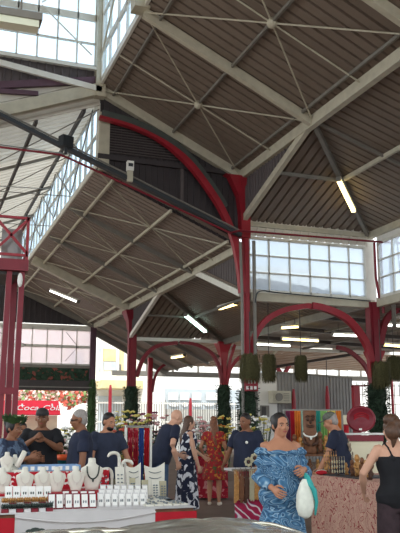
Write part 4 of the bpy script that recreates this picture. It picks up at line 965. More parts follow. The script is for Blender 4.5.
bo, hd, up_, A, s = P['black']; mw = Matrix.Translation(bo.location) @ Matrix.Rotation(bo.rotation_euler.z, 4, 'Z')
sb = thing('shoulder_bag', 'black shoulder bag on the hip of the woman in the tank top', 'bag', mw @ Vector((.2, .2, .95)))
m_ = MB(); m_.ball(mw @ (Vector((-.2, .2, 1.08))*s), (.1, .13, .2), 14, 10); m_.ball(mw @ (Vector((-.19, .29, 1.02))*s), (.07, .05, .11), 12, 8); m_.build('body', 'black_cloth', sb, True)
m_ = MB(); m_.tube([mw @ (Vector(v)*s) for v in ((-.2, .16, 1.25), (-.12, .12, 1.4), (-.12, .02, 1.475), (-.14, -.09, 1.4), (-.22, -.02, 1.2))], .014, 6); m_.build('strap', 'black_cloth', sb, True)
# ------------------------------------------------------------------ jewellery stall
mat('cloth_white', (204, 200, 198), .85, 0, .05, 5); mat('cloth_red', (176, 22, 38), .85, 0, .12, 6); mat('bust_white', (218, 214, 200), .6, 0, .04, 8); mat('cord_dark', (50, 62, 56), .5); mat('pearl', (214, 206, 196), .3); mat('card_red', (120, 26, 40), .7)
mat('gold_wood', (176, 128, 72), .6, 0, .3, 30); mat('wood_brown', (112, 72, 46), .6, 0, .3, 16); mat('wood_dark', (74, 46, 32), .6, 0, .3, 16); mat('tray_blue', (130, 160, 196), .5, 0, .1, 6); mat('linen', (176, 168, 140), .9, 0, .1, 20); mat('silver_dot', (120, 128, 132), .4, .3, .1, 20)
ramp_mat('lace_red', 'noise', 22, [(0, 'b01828'), (.5, 'b01828'), (.56, 'e4d6d2'), (1, 'e8dcd8')], detail=2, interp='CONSTANT')
TX0, TX1, TY0, TY1, TZ = -1.6, 2.53, 7.0, 9.0, .78
tb = thing('market_table', 'long jewellery stall table standing under its red and white cloths', 'table', (.5, 8, 0))
MB().bb((TX0, TY0+.02, TZ-.04), (TX1-.02, TY1, TZ-.012)).build('tabletop', 'wood_brown', tb)
for x in (TX0+.1, TX1-.12):
    for y in (TY0+.12, TY1-.1): MB().bb((x-.03, y-.03, 0), (x+.03, y+.03, TZ-.04)).build('leg', 'steel_grey', tb)
def drape(mb, x0, x1, y, z0, z1, amp=.012, n=60, ph=0):
    vs = []; fs = []
    for i in range(n+1):
        x = x0+(x1-x0)*i/n
        for j in range(6):
            k = j/5; vs.append((x, y-.012*k-amp*k*(1+math.sin(x*9+ph)+.5*math.sin(x*23+1.3+ph)), z1+(z0-z1)*k))
    for i in range(n):
        for j in range(5): a = i*6+j; fs.append((a, a+6, a+7, a+1))
    mb.add(vs, fs); return mb
xw0 = at(15, 512, 7).x; xw1 = at(155, 506, 7).x
tc = thing('tablecloth', 'white cloth covering the jewellery table between two red panels', 'tablecloth', (.9, 7.4, TZ))
m_ = MB(); m_.bb((TX0, TY0-.005, TZ-.008), (TX1, TY1, TZ)); drape(m_, xw0, xw1, TY0-.006, .02, TZ-.004); m_.build('cloth', 'cloth_white', tc, True)
m_ = MB(); m_.tube([(x, TY0-.03, TZ-.03-.06*math.sin((x-xw0)/(xw1-xw0)*PI)) for x in [xw0+(xw1-xw0)*i/20 for i in range(21)]], .008, 5); m_.build('hem_fold', 'cloth_white', tc)
q = at(35, 531, 6.9); e = MB()
for dx, r in ((0, .05), (.05, .035), (-.05, .03)): e.ball(q+Vector((dx, -.01, 0)), (r, .006, r*.6), 10, 6)
e.build('dark_print', 'cord_dark', tc)
for x0, x1, l in ((TX0, xw0, 'red cloth panel at the left end of the jewellery table front'), (xw1, TX1, 'red cloth panel at the right end of the jewellery table front')):
    m_ = drape(MB(), x0, x1, TY0-.012, .02, TZ-.035, .006, 30); tag(m_.build('red_cloth_panel', 'cloth_red', smooth=True), l, 'cloth', kind='thing')
# red covered risers
rs = thing('display_riser', 'red lace covered riser carrying the white necklace busts', 'display stand', (.6, 8.3, TZ))
rx1 = at(112, 490, 8.2).x
MB().bb((TX0+.1, 7.95, TZ), (rx1, 8.55, TZ+.08)).build('step', 'cloth_red', rs)
MB().poly([(TX0+.1, 8.45, TZ+.08), (rx1, 8.45, TZ+.08), (rx1, 8.62, 1.03), (TX0+.1, 8.62, 1.03)], -.01).build('sloping_cloth', 'lace_red', rs)
MB().bb((TX0+.1, 8.63, TZ), (rx1-.05, 8.98, 1.03)).build('back_box', 'cloth_white', rs)
mid = MB().bb((TX0+.1, 7.42, TZ), (at(57, 500, 7.5).x, 7.85, TZ+.07)); tag(mid.build('card_step', 'cloth_white'), 'low white step carrying the row of earring cards', 'display stand', kind='thing')
def bust(x, y, z, h, label, cord='pearl', big=False):
    k = h/.25
    o = thing('necklace_bust', label, 'bust', (x, y, z), 'white necklace busts on the jewellery table')
    m_ = MB(); R = []
    for zz, w, d, yy in ((0, .052, .035, 0), (.03, .058, .03, .0), (.1, .082, .03, .004), (.15, .094, .032, .008), (.175, .088, .034, .012), (.195, .05, .032, .016), (.21, .033, .03, .018), (.25, .03, .028, .02), (.254, .02, .02, .02)):
        R.append([Vector((x+w*k*math.cos(2*PI*j/18), y+yy*k+d*k*math.sin(2*PI*j/18), z+zz*k)) for j in range(18)])
    m_.rings(R); m_.build('form', 'bust_white', o, True)
    n_ = MB(); pts = []
    for i in range(21):
        t = PI*i/20; pts.append(Vector((x+.05*k*math.cos(t), y-.03*k-.004, z+(.19-.10*math.sin(t)**.8)*k)))
    n_.tube(pts, .0045*k if cord == 'pearl' else .006*k, 6); n_.ball(pts[10]+Vector((0, -.004, -.012*k)), (.008*k, .005*k, .014*k), 8, 6); n_.build('necklace', cord, o)
    return o
for px, lab in ((25, 'white necklace bust second from the left edge behind the earring cards'), (43, 'white necklace bust left of the one with two dark drops'), (57, 'white necklace bust in the middle of the red riser'), (76, 'white necklace bust with a fine pendant right of the middle one'), (2, 'white necklace bust cut by the left edge of the photo')):
    bust(at(px, 480, 8.1).x, 8.1, TZ+.08, .24, lab, 'pearl')
bust(at(92, 480, 8.2).x, 8.2, TZ+.08, .315, 'tallest necklace bust with a dark cord at the end of the red riser', 'cord_dark')
bust(at(7, 462, 8.75).x, 8.75, 1.03, .2, 'small white bust on the upper level at far left'); bust(at(15, 462, 8.85).x, 8.85, 1.03, .17, 'small white bust beside the bracelet bar on the upper level', 'cord_dark')
o = thing('bracelet_bar', 'slanted white bracelet bar on the upper level at far left', 'display stand', (at(19, 458, 8.7).x, 8.7, 1.03))
p = at(17, 467, 8.7); q = at(25, 451, 8.7); MB().tube([p, q], .028, 12).build('bar', 'bust_white', o, True); MB().bb((p.x-.05, 8.66, 1.03), (p.x+.05, 8.76, 1.05)).build('foot', 'bust_white', o)
# blue tray
o = thing('blue_tray', 'pale blue plastic tray of small packs behind the busts', 'tray', (at(50, 466, 8.8).x, 8.8, 1.03))
x0 = at(21, 466, 8.75).x; x1 = at(80, 466, 8.75).x
m_ = MB(); m_.bb((x0, 8.7, 1.032), (x1, 8.95, 1.04)); m_.bb((x0, 8.7, 1.032), (x1, 8.715, 1.085)); m_.bb((x0, 8.935, 1.032), (x1, 8.95, 1.09)); m_.bb((x0, 8.7, 1.032), (x0+.015, 8.95, 1.09)); m_.bb((x1-.015, 8.7, 1.032), (x1, 8.95, 1.09)); m_.build('tray', 'tray_blue', o)
m_ = MB()
for k in range(8): m_.bb((x0+.02+k*(x1-x0-.04)/8, 8.692, 1.04), (x0+.06+k*(x1-x0-.04)/8, 8.7, 1.08))
m_.build('white_print', 'white', o)
# white curled hand stands
def curl(px, top, yb, s, label):
    x = at(px, 480, 8.45).x; zt = at(px, top, 8.45).z; zb = TZ
    o = thing('curled_stand', label, 'display stand', (x, 8.45, zb), 'white curled jewellery stands')
    pts = smooth_curve([(x, 8.45, zb), (x, 8.45, zb+(zt-zb)*.6), (x-.005*s, 8.45, zt-.04), (x-.04*s, 8.45, zt), (x-.1*s, 8.45, zt-.005), (x-.13*s, 8.45, zt-.04)])
    MB().tube(pts, [.014]*6+[.018]*(len(pts)-10)+[.016, .014, .011, .007], 8).build('stem', 'bust_white', o, True)
    MB().lathe((x, 8.45, 0), [(.05, zb), (.05, zb+.012), (.02, zb+.02)], 14).build('foot', 'bust_white', o)
curl(119, 453, 490, 1.0, 'tallest white curled jewellery stand behind the ring board'); curl(121, 461, 490, -1.0, 'white curled stand bending to the right of the tallest one'); curl(112, 469, 490, 1, 'low white curled stand beside the red riser')
# boards
def board(px0, px1, pt, pb, Y, label, m='bust_white', bow=0, kind='rows', tilt=.14, group='leaning jewellery boards'):
    p = at(px0, pb, Y); q = at(px1, pt, Y); z0 = p.z; h = q.z-p.z; w = q.x-p.x
    o = thing('jewellery_board', label, 'display board', ((p.x+q.x)/2, Y, z0), group)
    n = 10; top = [(p.x+w*i/n, h*(1-bow*math.sin(PI*i/n)+(.08*i/n if bow else 0))) for i in range(n+1)]
    pts = [Vector((p.x+.1*w, Y, z0)), Vector((q.x-.06*w, Y, z0))]+[Vector((x, Y+tilt*hh, z0+hh)) for x, hh in reversed(top)]
    MB().poly(pts, .012, Vector((0, 1, -.1))).build('panel', m, o)
    d = MB(); rows = 5 if kind == 'rows' else 2
    for r in range(rows):
        hh = h*(.15+.7*r/rows) if kind == 'rows' else h*(.62+.18*r)
        if kind == 'rows':
            for c in range(2): d.ball((p.x+w*(.3+.4*c), Y+tilt*hh-.012, z0+hh), (.012, .004, .008), 6, 4)
        else: d.tube([(p.x+w*(.2+.6*i/8), Y+tilt*hh-.012-.002, z0+hh-.018*math.sin(PI*i/8)) for i in range(9)], .004, 5)
    d.build('jewellery', 'silver_dot', o)
    MB().bar((p.x+w/2, Y+.05, z0+.004), (p.x+w/2, Y+tilt*h*.7+.02, z0+h*.6), .03, .01).build('strut', m, o)
board(97, 110, 470, 492, 8.3, 'white ring board in front of the low curled stand', 'lace_red', .05)
board(115.5, 125, 467, 494, 8.1, 'narrow white board with rows of small rings')
board(126, 142, 465, 496, 8.35, 'white bow topped necklace board next to the narrow ring board', bow=.12, kind='neck')
board(145, 166, 465, 497, 8.4, 'white bow topped necklace board nearest the jeans of the bald man', bow=.12, kind='neck')
board(130, 136, 478, 497, 7.95, 'small linen earring board on the left of the pair', 'linen')
board(142, 149, 480, 498, 8.0, 'small linen earring board before the right necklace board', 'linen'); board(152, 159, 480, 498, 8.05, 'white earring card board between the linen boards'); board(160, 167, 481, 499, 8.1, 'small linen earring board at the far right end', 'linen')
# rows of cards
def card(px, w, pt, Y, z, label, group, frame='white', face='white', mark='silver_dot', src=None):
    x = at(px, 500, Y).x; h = at(px, pt, Y).z-z; W_ = w*Y/800
    o = thing('jewellery_card', label, 'card', (x, Y, z), group)
    MB().poly([(x-W_/2, Y, z), (x+W_/2, Y, z), (x+W_/2, Y+.035, z+h), (x-W_/2, Y+.035, z+h)], .006, Vector((0, 1, 0))).build('frame', frame, o)
    MB().poly([(x-W_*.4, Y+.003-.006, z+h*.1), (x+W_*.4, Y+.003-.006, z+h*.1), (x+W_*.4, Y+.032-.006, z+h*.93), (x-W_*.4, Y+.032-.006, z+h*.93)], .004, Vector((0, 1, 0))).build('insert', face, o)
    d = MB()
    for c in (-.15, .15): d.ball((x+W_*c, Y+.006, z+h*.45), (.006, .004, .014), 6, 4)
    d.build('earrings', mark, o)
for i, px in enumerate((8.5, 16.5, 24.5, 32, 39.5, 47.5)): card(px, 7, 486.5, 7.55, TZ+.07, 'white earring card standing '+ORD[i]+' from the left on the low step', 'earring cards on the low step', mark='cord_dark')
for i, px in enumerate((52, 60, 69, 77, 85, 93)): card(px, 7.6, 493.5, 7.2, TZ, 'white card in a dark red frame, '+ORD[i]+' from the left in the front row', 'red framed cards in the front row', 'card_red')
for i, px in enumerate((66, 75, 84, 92)): card(px, 7.4, 490.5, 7.5, TZ, 'white card in a dark red frame, '+ORD[i]+' from the left in the row behind', 'red framed cards in the second row', 'card_red')
for r, (Y, pt) in enumerate(((7.25, 493), (7.5, 489), (7.75, 485))):
    for i in range(7): card(101+i*7+r*1.2, 6, pt, Y, TZ, 'clear white earring packet, '+ORD[i]+' in the '+('front', 'middle', 'back')[r]+' row before the boards', 'earring packets before the boards', 'cloth_white', 'white')
rnd = random.Random(8)
for r, Y in enumerate((7.08, 7.26)):
    for i in range(7):
        x = at(5+i*7.4, 505, Y).x; z = TZ+(.0 if r == 0 else .035)
        o = thing('bracelet_roll', ('dark', 'golden')[r]+' bracelet roll, '+ORD[i]+' from the left in the '+('front', 'second')[r]+' row', 'bracelet', (x, Y, z), 'bracelet rolls at the left front')
        MB().bb((x-.028, Y-.03, z), (x+.028, Y+.03, z+.03)).build('cushion', 'cloth_white' if (i+r) % 2 else 'card_red', o)
        t = MB()
        for k in range(3): t.tube([(x-.02+.02*k, Y+.034*math.cos(a), z+.034+.032*math.sin(a)) for a in [PI*q/6 for q in range(7)]], .009, 6)
        t.build('beads', ('cord_dark', 'gold_wood')[r], o)
for i in range(5):
    for r in range(2):
        x = min(2.47, at(146+i*9-r*5, 500, 7.3+.45*r).x); y = 7.32+.45*r
        o = thing('ring_tray', 'flat tray of silver rings, '+ORD[i]+' along the '+('front', 'rear')[r]+' right corner of the table', 'tray', (x, y, TZ), 'flat ring trays at the right corner')
        MB().bb((x-.038, y-.15, TZ), (x+.038, y+.15, TZ+.015)).build('tray', 'bust_white', o)
        t = MB()
        for k in range(7): t.ball((x+rnd.uniform(-.02, .02), y-.12+k*.04, TZ+.02), (.013, .01, .008), 6, 4)
        t.build('rings', 'silver_dot', o)
# ------------------------------------------------------------------ silver covered table in front
m = mat('silver_foil', (228, 224, 210), .22, .8, .1, 7, bump=.25)
o = thing('silver_sheet', 'crumpled silver plastic sheet thrown over a low table in the foreground', 'sheet', (1.8, 5, .8))
vs = []; fs = []; nx, ny = 90, 44
for i in range(nx+1):
    for j in range(ny+1):
        x = .3+2.6*i/nx; y = 4.2+1.25*j/ny
        ed = max(0, (x-2.25)/.65); eb = max(0, (y-5.3)/.15); el = max(0, (.9-x)/.6)
        z = .815+.05*math.exp(-((x-1.85)/.5)**2)-.16*ed**1.6-.1*eb*eb-.04*el
        v = Vector((x*1.5+y*.8, y*5.0-x*.8, 2)); z += .02*noise.noise(v)+.04*abs(noise.noise(v*1.6+Vector((3, 1, 0))))+.014*abs(noise.noise(v*3.3))
        vs.append((x, y, z))
for i in range(nx):
    for j in range(ny): a = i*(ny+1)+j; fs.append((a, a+ny+1, a+ny+2, a+1))
MB().add(vs, fs).build('sheet', 'silver_foil', o, True)
m_ = MB(); 
for k in range(3): m_.tube(smooth_curve([(.8+k*.5, 5.3-.1*k, .825), (1.2+k*.45, 5.15, .845), (1.7+k*.35, 4.95+.1*k, .84), (2.1+k*.2, 4.75, .80)]), .012, 6)
m_.build('fold_ridges', 'silver_foil', o, True)
tb = thing('low_table', 'low table hidden under the crumpled silver sheet', 'table', (1.6, 4.8, 0))
MB().bb((.5, 4.3, .68), (2.3, 5.25, .72)).build('tabletop', 'wood_brown', tb)
for x in (.6, 2.2):
    for y in (4.4, 5.15): MB().bb((x-.03, y-.03, 0), (x+.03, y+.03, .68)).build('leg', 'steel_grey', tb)
# ------------------------------------------------------------------ paisley table at right
ramp_mat('paisley', 'voronoi', 6.5, [(0, '84262e'), (.1, '94403e'), (.16, 'c8a490'), (.4, 'b48c7a'), (.6, 'c6a08e'), (.66, '9c5450'), (.73, 'c09a88'), (1, 'ac8474')], distort=.22, rings=2.2, rough=.85)
px0, px1, py0, py1, pz = 4.86, 6.3, 7.55, 9.15, .9
tb = thing('market_table', 'table under the paisley cloth at right', 'table', (5.5, 8.3, 0))
MB().bb((px0+.02, py0+.02, pz-.05), (px1, py1-.02, pz-.012)).build('tabletop', 'wood_brown', tb)
for x in (px0+.1, px1-.1):
    for y in (py0+.1, py1-.1): MB().bb((x-.03, y-.03, 0), (x+.03, y+.03, pz-.05)).build('leg', 'steel_grey', tb)
m_ = MB(); m_.bb((px0, py0, pz-.01), (px1, py1, pz))
n = 50; vs = []; fs = []
path = [(px0-.004, py1-(py1-py0)*i/n) for i in range(n+1)]+[(px0+(px1-px0)*i/n, py0-.004) for i in range(1, n+1)]
for i, (x, y) in enumerate(path):
    for j in range(6):
        k = j/5; d = .012*k*(1+math.sin(i*.45)+.6*math.sin(i*1.1)); side = i <= n
        vs.append((x-(d if side else 0), y-(0 if side else d), pz-.005-(pz-.03)*k))
for i in range(len(path)-1):
    for j in range(5): a = i*6+j; fs.append((a, a+6, a+7, a+1))
m_.add(vs, fs)
tag(m_.build('tablecloth', 'paisley', smooth=False), 'pinkish paisley patterned cloth hanging over the right table', 'tablecloth', kind='thing')
# goods on it
m_ = MB(); m_.bb((4.95, 8.2, pz), (5.5, 9.0, pz+.012)); tag(m_.build('display_mat', 'tray_dark'), 'dark display mat on the corner of the paisley table', 'mat', kind='thing')
def figurine(c, h, label, m='gold_wood', seed=0, group='carved figurines on the paisley table', name='carved_figurine'):
    c = Vector(c); o = thing(name, label, 'figurine', c, group); k = h/.25; r = random.Random(seed)
    MB().lathe(c, [(.04*k, 0), (.042*k, .015*k), (.03*k, .025*k)], 12).build('base', 'wood_dark', o)
    b = MB(); b.lathe(c, [(.022*k, .02*k), (.03*k, .05*k), (.036*k, .09*k), (.026*k, .12*k), (.034*k, .15*k), (.03*k, .165*k), (.016*k, .175*k)], 12, 1, .8)
    for e in (1, -1): b.tube([c+Vector((e*.03*k, 0, .155*k)), c+Vector((e*.046*k, -.008*k, .12*k)), c+Vector((e*.02*k, -.03*k, .095*k))], [.012*k, .011*k, .01*k], 6); b.tube([c+Vector((e*.02*k, -.005*k, .06*k)), c+Vector((e*.03*k, -.02*k, .035*k)), c+Vector((e*.024*k, -.012*k, .015*k))], [.016*k, .014*k, .012*k], 6)
    b.build('body', m, o, True)
    hdm = MB(); hdm.ball(c+Vector((0, 0, .205*k)), (.032*k, .03*k, .038*k), 10, 8); hdm.ball(c+Vector((0, -.028*k, .2*k)), (.008*k, .01*k, .014*k), 6, 4); hdm.ball(c+Vector((0, .004*k, .237*k)), (.022*k, .022*k, .014*k), 8, 5); hdm.build('head', m, o, True)
    return o
spots = [(346, 464, 8.75, .16, 'gold_wood'), (352, 462, 8.6, .2, 'wood_brown'), (357, 458, 8.45, .27, 'gold_wood'), (362, 460, 8.3, .24, 'wood_brown'), (366, 462, 8.15, .22, 'gold_wood'), (359, 468, 8.0, .15, 'wood_dark'), (369, 458, 8.5, .27, 'wood_brown')]
labs = ['smallest golden figurine next to the earring tree', 'brown carved figurine second from the earring tree', 'tall golden figurine in the middle of the paisley table', 'brown figurine right of the tall golden one', 'golden figurine close to the arm of the tank top woman', 'dark squat figurine at the front of the group', 'tall brown figurine at the rear right of the group']
for (px, py, Y, h, mm), l in zip(spots, labs): figurine((max(px0+.15, at(px, py, Y).x), Y, pz), h, l, mm, px)
def tree_stand(x, y, h, label, n):
    o = thing('earring_tree', label, 'display stand', (x, y, pz), 'earring trees on the paisley table')
    s = MB(); s.lathe((x, y, 0), [(.05, pz), (.05, pz+.012), (.01, pz+.02)], 12); s.tube([(x, y, pz), (x, y, pz+h)], .008, 6); s.build('pole', 'wood_dark', o)
    s = MB(); d = MB(); r = random.Random(n)
    for k in range(3):
        z = pz+h*(.5+.24*k); s.tube([(x-.09, y, z), (x+.09, y, z)], .005, 5); s.tube([(x, y-.07, z), (x, y+.07, z)], .005, 5)
        for j in range(6): 
            xx = x-.085+.034*j; d.tube([(xx, y-.004, z), (xx, y-.004, z-.05)], .0025, 4); d.ball((xx, y-.004, z-.06), (.011, .004, .02), 6, 4)
    s.build('arms', 'steel_dark', o); d.build('earrings', ('linen', 'gold_wood')[n % 2], o)
tree_stand(at(330, 455, 9.0).x, 9.0, .3, 'taller earring tree of dark wire at the rear corner of the paisley table', 1); tree_stand(at(338, 460, 8.7).x, 8.7, .24, 'shorter earring tree hung with pale shells', 2)
q = at(318, 472, 9.0); o = thing('red_purse', 'small red purse lying on the paisley table corner', 'purse', (q.x+.04, 9.0, pz)); MB().ball((q.x+.06, 9.02, pz+.03), (.08, .05, .03), 12, 8).build('body', 'cloth_red', o, True); MB().tube([(q.x-.01, 9.02, pz+.05), (q.x+.06, 9.02, pz+.062), (q.x+.13, 9.02, pz+.05)], .006, 5).build('zip', 'pearl', o)
# ------------------------------------------------------------------ bead stand in the middle
ramp_mat('pareo', 'wave', 2.2, [(0, '9c1e44'), (.45, 'a8244c'), (.52, '4a3a6a'), (.6, 'd8ccd0'), (.8, 'e0d4d6'), (.9, 'a02048')], distort=5, detail=2, ds=1.5, bd='DIAGONAL')
bx, by = fl(249, 10.55).x, fl(249, 10.55).y
tb = thing('bead_stand', 'stand hung with strings of brown beads under the vendor', 'stand', (bx, by, 0))
m_ = MB(); m_.bb((bx-.24, by, .93), (bx+.42, by+.3, .96)); m_.build('top', 'cloth_white', tb)
for dx in (.0, .38):
    for dy in (.05, .26): MB().bb((bx+dx-.02, by+dy-.02, 0), (bx+dx+.02, by+dy+.02, .93)).build('leg', 'steel_grey', tb)
MB().tube([(bx-.27, by-.05, .95), (bx+.42, by-.05, .95)], .012, 8).build('rail', 'steel_grey', tb)
m_ = drape(MB(), bx-.22, bx+.42, by-.005, .25, .925, .015, 30); tag(m_.build('pareo_cloth', 'pareo', smooth=True), 'crimson and white patterned cloth hanging below the bead strings', 'cloth', kind='thing')
cols = ['gold_wood', 'wood_brown', 'wood_dark', 'linen', 'gold_wood', 'wood_brown', 'gold_wood', 'card_red', 'gold_wood']
for i in range(9):
    x = bx-.22+i*.072; r = random.Random(i)
    o = thing('bead_string', 'bunch of beaded strings, '+ORD[i]+' from the left on the rail', 'beads', (x, by-.07, .5), 'bead strings on the rail')
    m_ = MB()
    for k in range(4):
        xx = x-.024+k*.016; L = .36+.06*r.random(); m_.tube([(xx, by-.06-.01*(k % 2), .955), (xx+.004, by-.075, .8), (xx, by-.07, .95-L)], [.004, .011, .012], 6)
    m_.build('strings', cols[i], o); MB().tube([(x-.02, by-.055, .94), (x, by-.05, .972), (x+.02, by-.055, .94)], .005, 5).build('hook', 'steel_grey', o)
o = thing('shell_garland', 'two pale shell rosettes on the bead stand in front of the vendor', 'garland', (bx+.05, by+.1, .96))
for dx, dz in ((.0, .07), (.09, .12)):
    m_ = MB()
    for k in range(8): m_.ball((bx+.03+dx+.045*math.cos(k*PI/4), by+.1, .97+dz+.045*math.sin(k*PI/4)), (.02, .012, .02), 8, 5)
    m_.build('rosette', 'linen', o); MB().ball((bx+.03+dx, by+.095, .97+dz), (.02, .014, .02), 8, 6).build('centre', 'wood_dark', o)
MB().bar((bx+.08, by+.12, .955), (bx+.08, by+.12, 1.12), .012, .012).build('stick', 'wood_brown', o)
# ------------------------------------------------------------------ wood carving stall
A = fl(288, 12.4); B = fl(348, 12.4); sd_ = (B-A).normalized(); sn = Vector((sd_.y, -sd_.x, 0))
def st(a, b, z): return A+(B-A)*a+sn*b+Vector((0, 0, z))      # a along the stall, b towards the viewer
sh_ = thing('carving_shelf', 'two level wooden shelf of carvings behind the capped stallholder', 'shelf', st(.5, 0, 0))
for z in (.8, 1.07): MB().bar(st(0, 0, z), st(1, 0, z), .34, .03).build('shelf_board', 'wood_brown', sh_)
for a in (.01, .99):
    for b_ in (-.14, .14): MB().bar(st(a, b_, 0), st(a, b_, 1.06), .04, .04).build('upright', 'wood_dark', sh_)
o = thing('tiki_statue', 'tall carved wooden tiki statue wearing a white shell necklace', 'statue', st(.36, 0, 1.085)); b0 = st(.36, 0, 1.085)
MB().lathe(b0, [(.1, 0), (.11, .03), (.105, .2), (.112, .34), (.1, .36), (.104, .6), (.108, .64), (.095, .66)], 18).build('trunk', 'wood_brown', o, True)
f = MB(); fd = -_f.copy(); fd.z = 0; fd.normalize(); sd2 = Vector((-fd.y, fd.x, 0))
def fc(a, z, d=.1): return b0+fd*d+sd2*a+Vector((0, 0, z))
for e in (1, -1): MB().ball(fc(e*.042, .53), (.03, .03, .034), 10, 6).build('eye', 'wood_dark', o, True); f.tube([fc(e*.075, .56, .085), fc(e*.04, .585, .105), fc(e*.01, .565, .11)], .012, 6); f.tube([fc(e*.1, .24, .05), fc(e*.085, .16, .1), fc(e*.02, .13, .115)], [.03, .028, .02], 8)
f.ball(fc(0, .48), (.024, .024, .03), 8, 6); f.tube([fc(-.06, .42, .095), fc(0, .405, .112), fc(.06, .42, .095)], .014, 6); f.tube([fc(-.06, .44, .09), fc(0, .43, .112), fc(.06, .44, .09)], .01, 6)
f.build('carved_face', 'wood_dark', o, True)
g = MB()
for k in range(17):
    t = PI*k/16; g.ball(fc(.1*math.cos(t), .31-.05*math.sin(t), .045+.075*math.sin(t)), .014, 6, 5)
g.ball(fc(0, .235, .125), (.022, .015, .022), 8, 6); g.build('shell_necklace', 'frame_white', o)
for i in range(7):
    a = .08+.13*i; figurine(st(a, .06, .815), .2, 'golden carving on the lower shelf, '+ORD[i]+' from the left', ('gold_wood', 'gold_wood', 'wood_brown')[i % 3], i, 'golden carvings on the lower shelf')
for i, a in enumerate((.1, .2, .52, .62)): figurine(st(a, .03, 1.085), (.3, .26, .34, .28)[i], 'wooden carving on the upper shelf, '+('outermost on the left', 'next to the tiki statue on its left', 'next to the tiki statue on its right', 'beside the capped stallholder')[i], ('wood_brown', 'gold_wood', 'wood_brown', 'gold_wood')[i], 20+i, 'wooden carvings on the upper shelf')
# rack of pareos behind
rk = thing('clothes_rack', 'thin rail behind the carvings hung with coloured cloths', 'rack', st(.5, -.5, 0))
MB().bar(st(0, -.5, 1.76), st(1, -.5, 1.76), .03, .03).build('rail', 'steel_grey', rk)
for a in (0, 1): MB().bar(st(a, -.5, 0), st(a, -.5, 1.77), .03, .03).build('upright', 'steel_grey', rk)
mat('c_orange', (206, 118, 44), .85, 0, .25, 8); mat('c_yellow', (206, 186, 92), .85, 0, .2, 8); mat('c_teal', (36, 130, 116), .85, 0, .25, 8); mat('c_green', (126, 170, 96), .85, 0, .25, 8); mat('c_plum', (110, 44, 70), .85, 0, .25, 8); mat('c_blue', (44, 74, 140), .85, 0, .2, 8); mat('c_mint', (150, 190, 170), .85, 0, .2, 8)
def hang(p, q, z1, z0, m, label, name='hanging_cloth', group='coloured cloths on the rail'):
    p = Vector(p); q = Vector(q); d = q-p; n = d.normalized().cross(Vector((0, 0, 1))); vs = []; fs = []; K = 14
    for i in range(K+1):
        for j in range(5):
            t = i/K; k = j/4; vs.append(p+d*(t*(1-.12*k)+.06*k)+n*(.03*math.sin(t*PI*5)*(.4+k))+Vector((0, 0, z1+(z0-z1)*k)))
    for i in range(K):
        for j in range(4): a = i*5+j; fs.append((a, a+5, a+6, a+1))
    t = MB().add(vs, fs); return tag(t.build(name, m, smooth=True), label, 'cloth', group, 'thing')
for a0, a1, m, l in ((.02, .1, 'c_plum', 'plum cloth at the left end of the rail'), (.1, .17, 'cloth_red', 'red cloth hanging between plum and orange'), (.17, .28, 'c_orange', 'orange cloth left of the tiki statue'), (.29, .5, 'c_mint', 'mint green cloth behind the tiki statue'), (.5, .62, 'c_teal', 'teal cloth right of the tiki statue'), (.62, .74, 'c_green', 'light green cloth behind the capped stallholder'), (.75, .88, 'c_yellow', 'yellow cloth right of the grey cap'), (.89, .98, 'c_orange', 'orange cloth at the right end of the rail')):
    hang(st(a0, -.47, 0), st(a1, -.47, 0), 1.75, 1.2-.2*((a0*7) % 1), m, l)
# round maroon lid on its shelf
q = fl(361, 13.4); dirv = -Vector((_f.x, _f.y, 0)).normalized(); side = Vector((-dirv.y, dirv.x, 0))
o = thing('display_counter', 'white fronted counter with a red fringe carrying the round maroon lid', 'counter', q)
def cp_(a, b, z): return q+side*a+dirv*b+Vector((0, 0, z))
MB().bar(cp_(-.32, 0, 1.38), cp_(.34, 0, 1.38), .4, .03, up=(0, 0, 1)).build('top', 'white', o)
MB().bar(cp_(-.31, .17, 1.31), cp_(.33, .17, 1.31), .02, .1).build('red_fringe', 'maroon_paint', o); MB().bar(cp_(-.3, 0, .64), cp_(.32, 0, .64), .32, 1.26).build('body', 'pale_stall', o)
o = thing('round_lid', 'big round maroon lid with raised rings leaning upright on the counter', 'lid', cp_(.0, 0, 1.4))
c = cp_(0, .02, 1.625)
def disc(mb, c, prof, n=28):
    mb.rings([[c+side*(r*math.cos(2*PI*j/n))+Vector((0, 0, r*.88*math.sin(2*PI*j/n)))+dirv*h for j in range(n)] for r, h in prof])
m_ = MB(); disc(m_, c, [(.2, -.05), (.245, -.04), (.25, 0), (.24, .03), (.2, .035), (.19, .02), (.13, .04), (.12, .03), (.05, .045), (.01, .046)]); m_.build('lid', 'maroon_paint', o, True)
MB().bar(c+dirv*.05+side*.0+Vector((0, 0, -.17)), c+dirv*.05+side*-.05+Vector((0, 0, -.17)), .01, .03).build('price_tag', 'white', o)
m_ = MB()
for k in range(3): m_.tube([c+dirv*.05+side*(.14*math.cos(a))+Vector((0, 0, .1*math.sin(a)-.03*k)) for a in [PI*.15+PI*.7*i/8 for i in range(9)]], .008, 5)
m_.build('emboss', 'cloth_red', o)
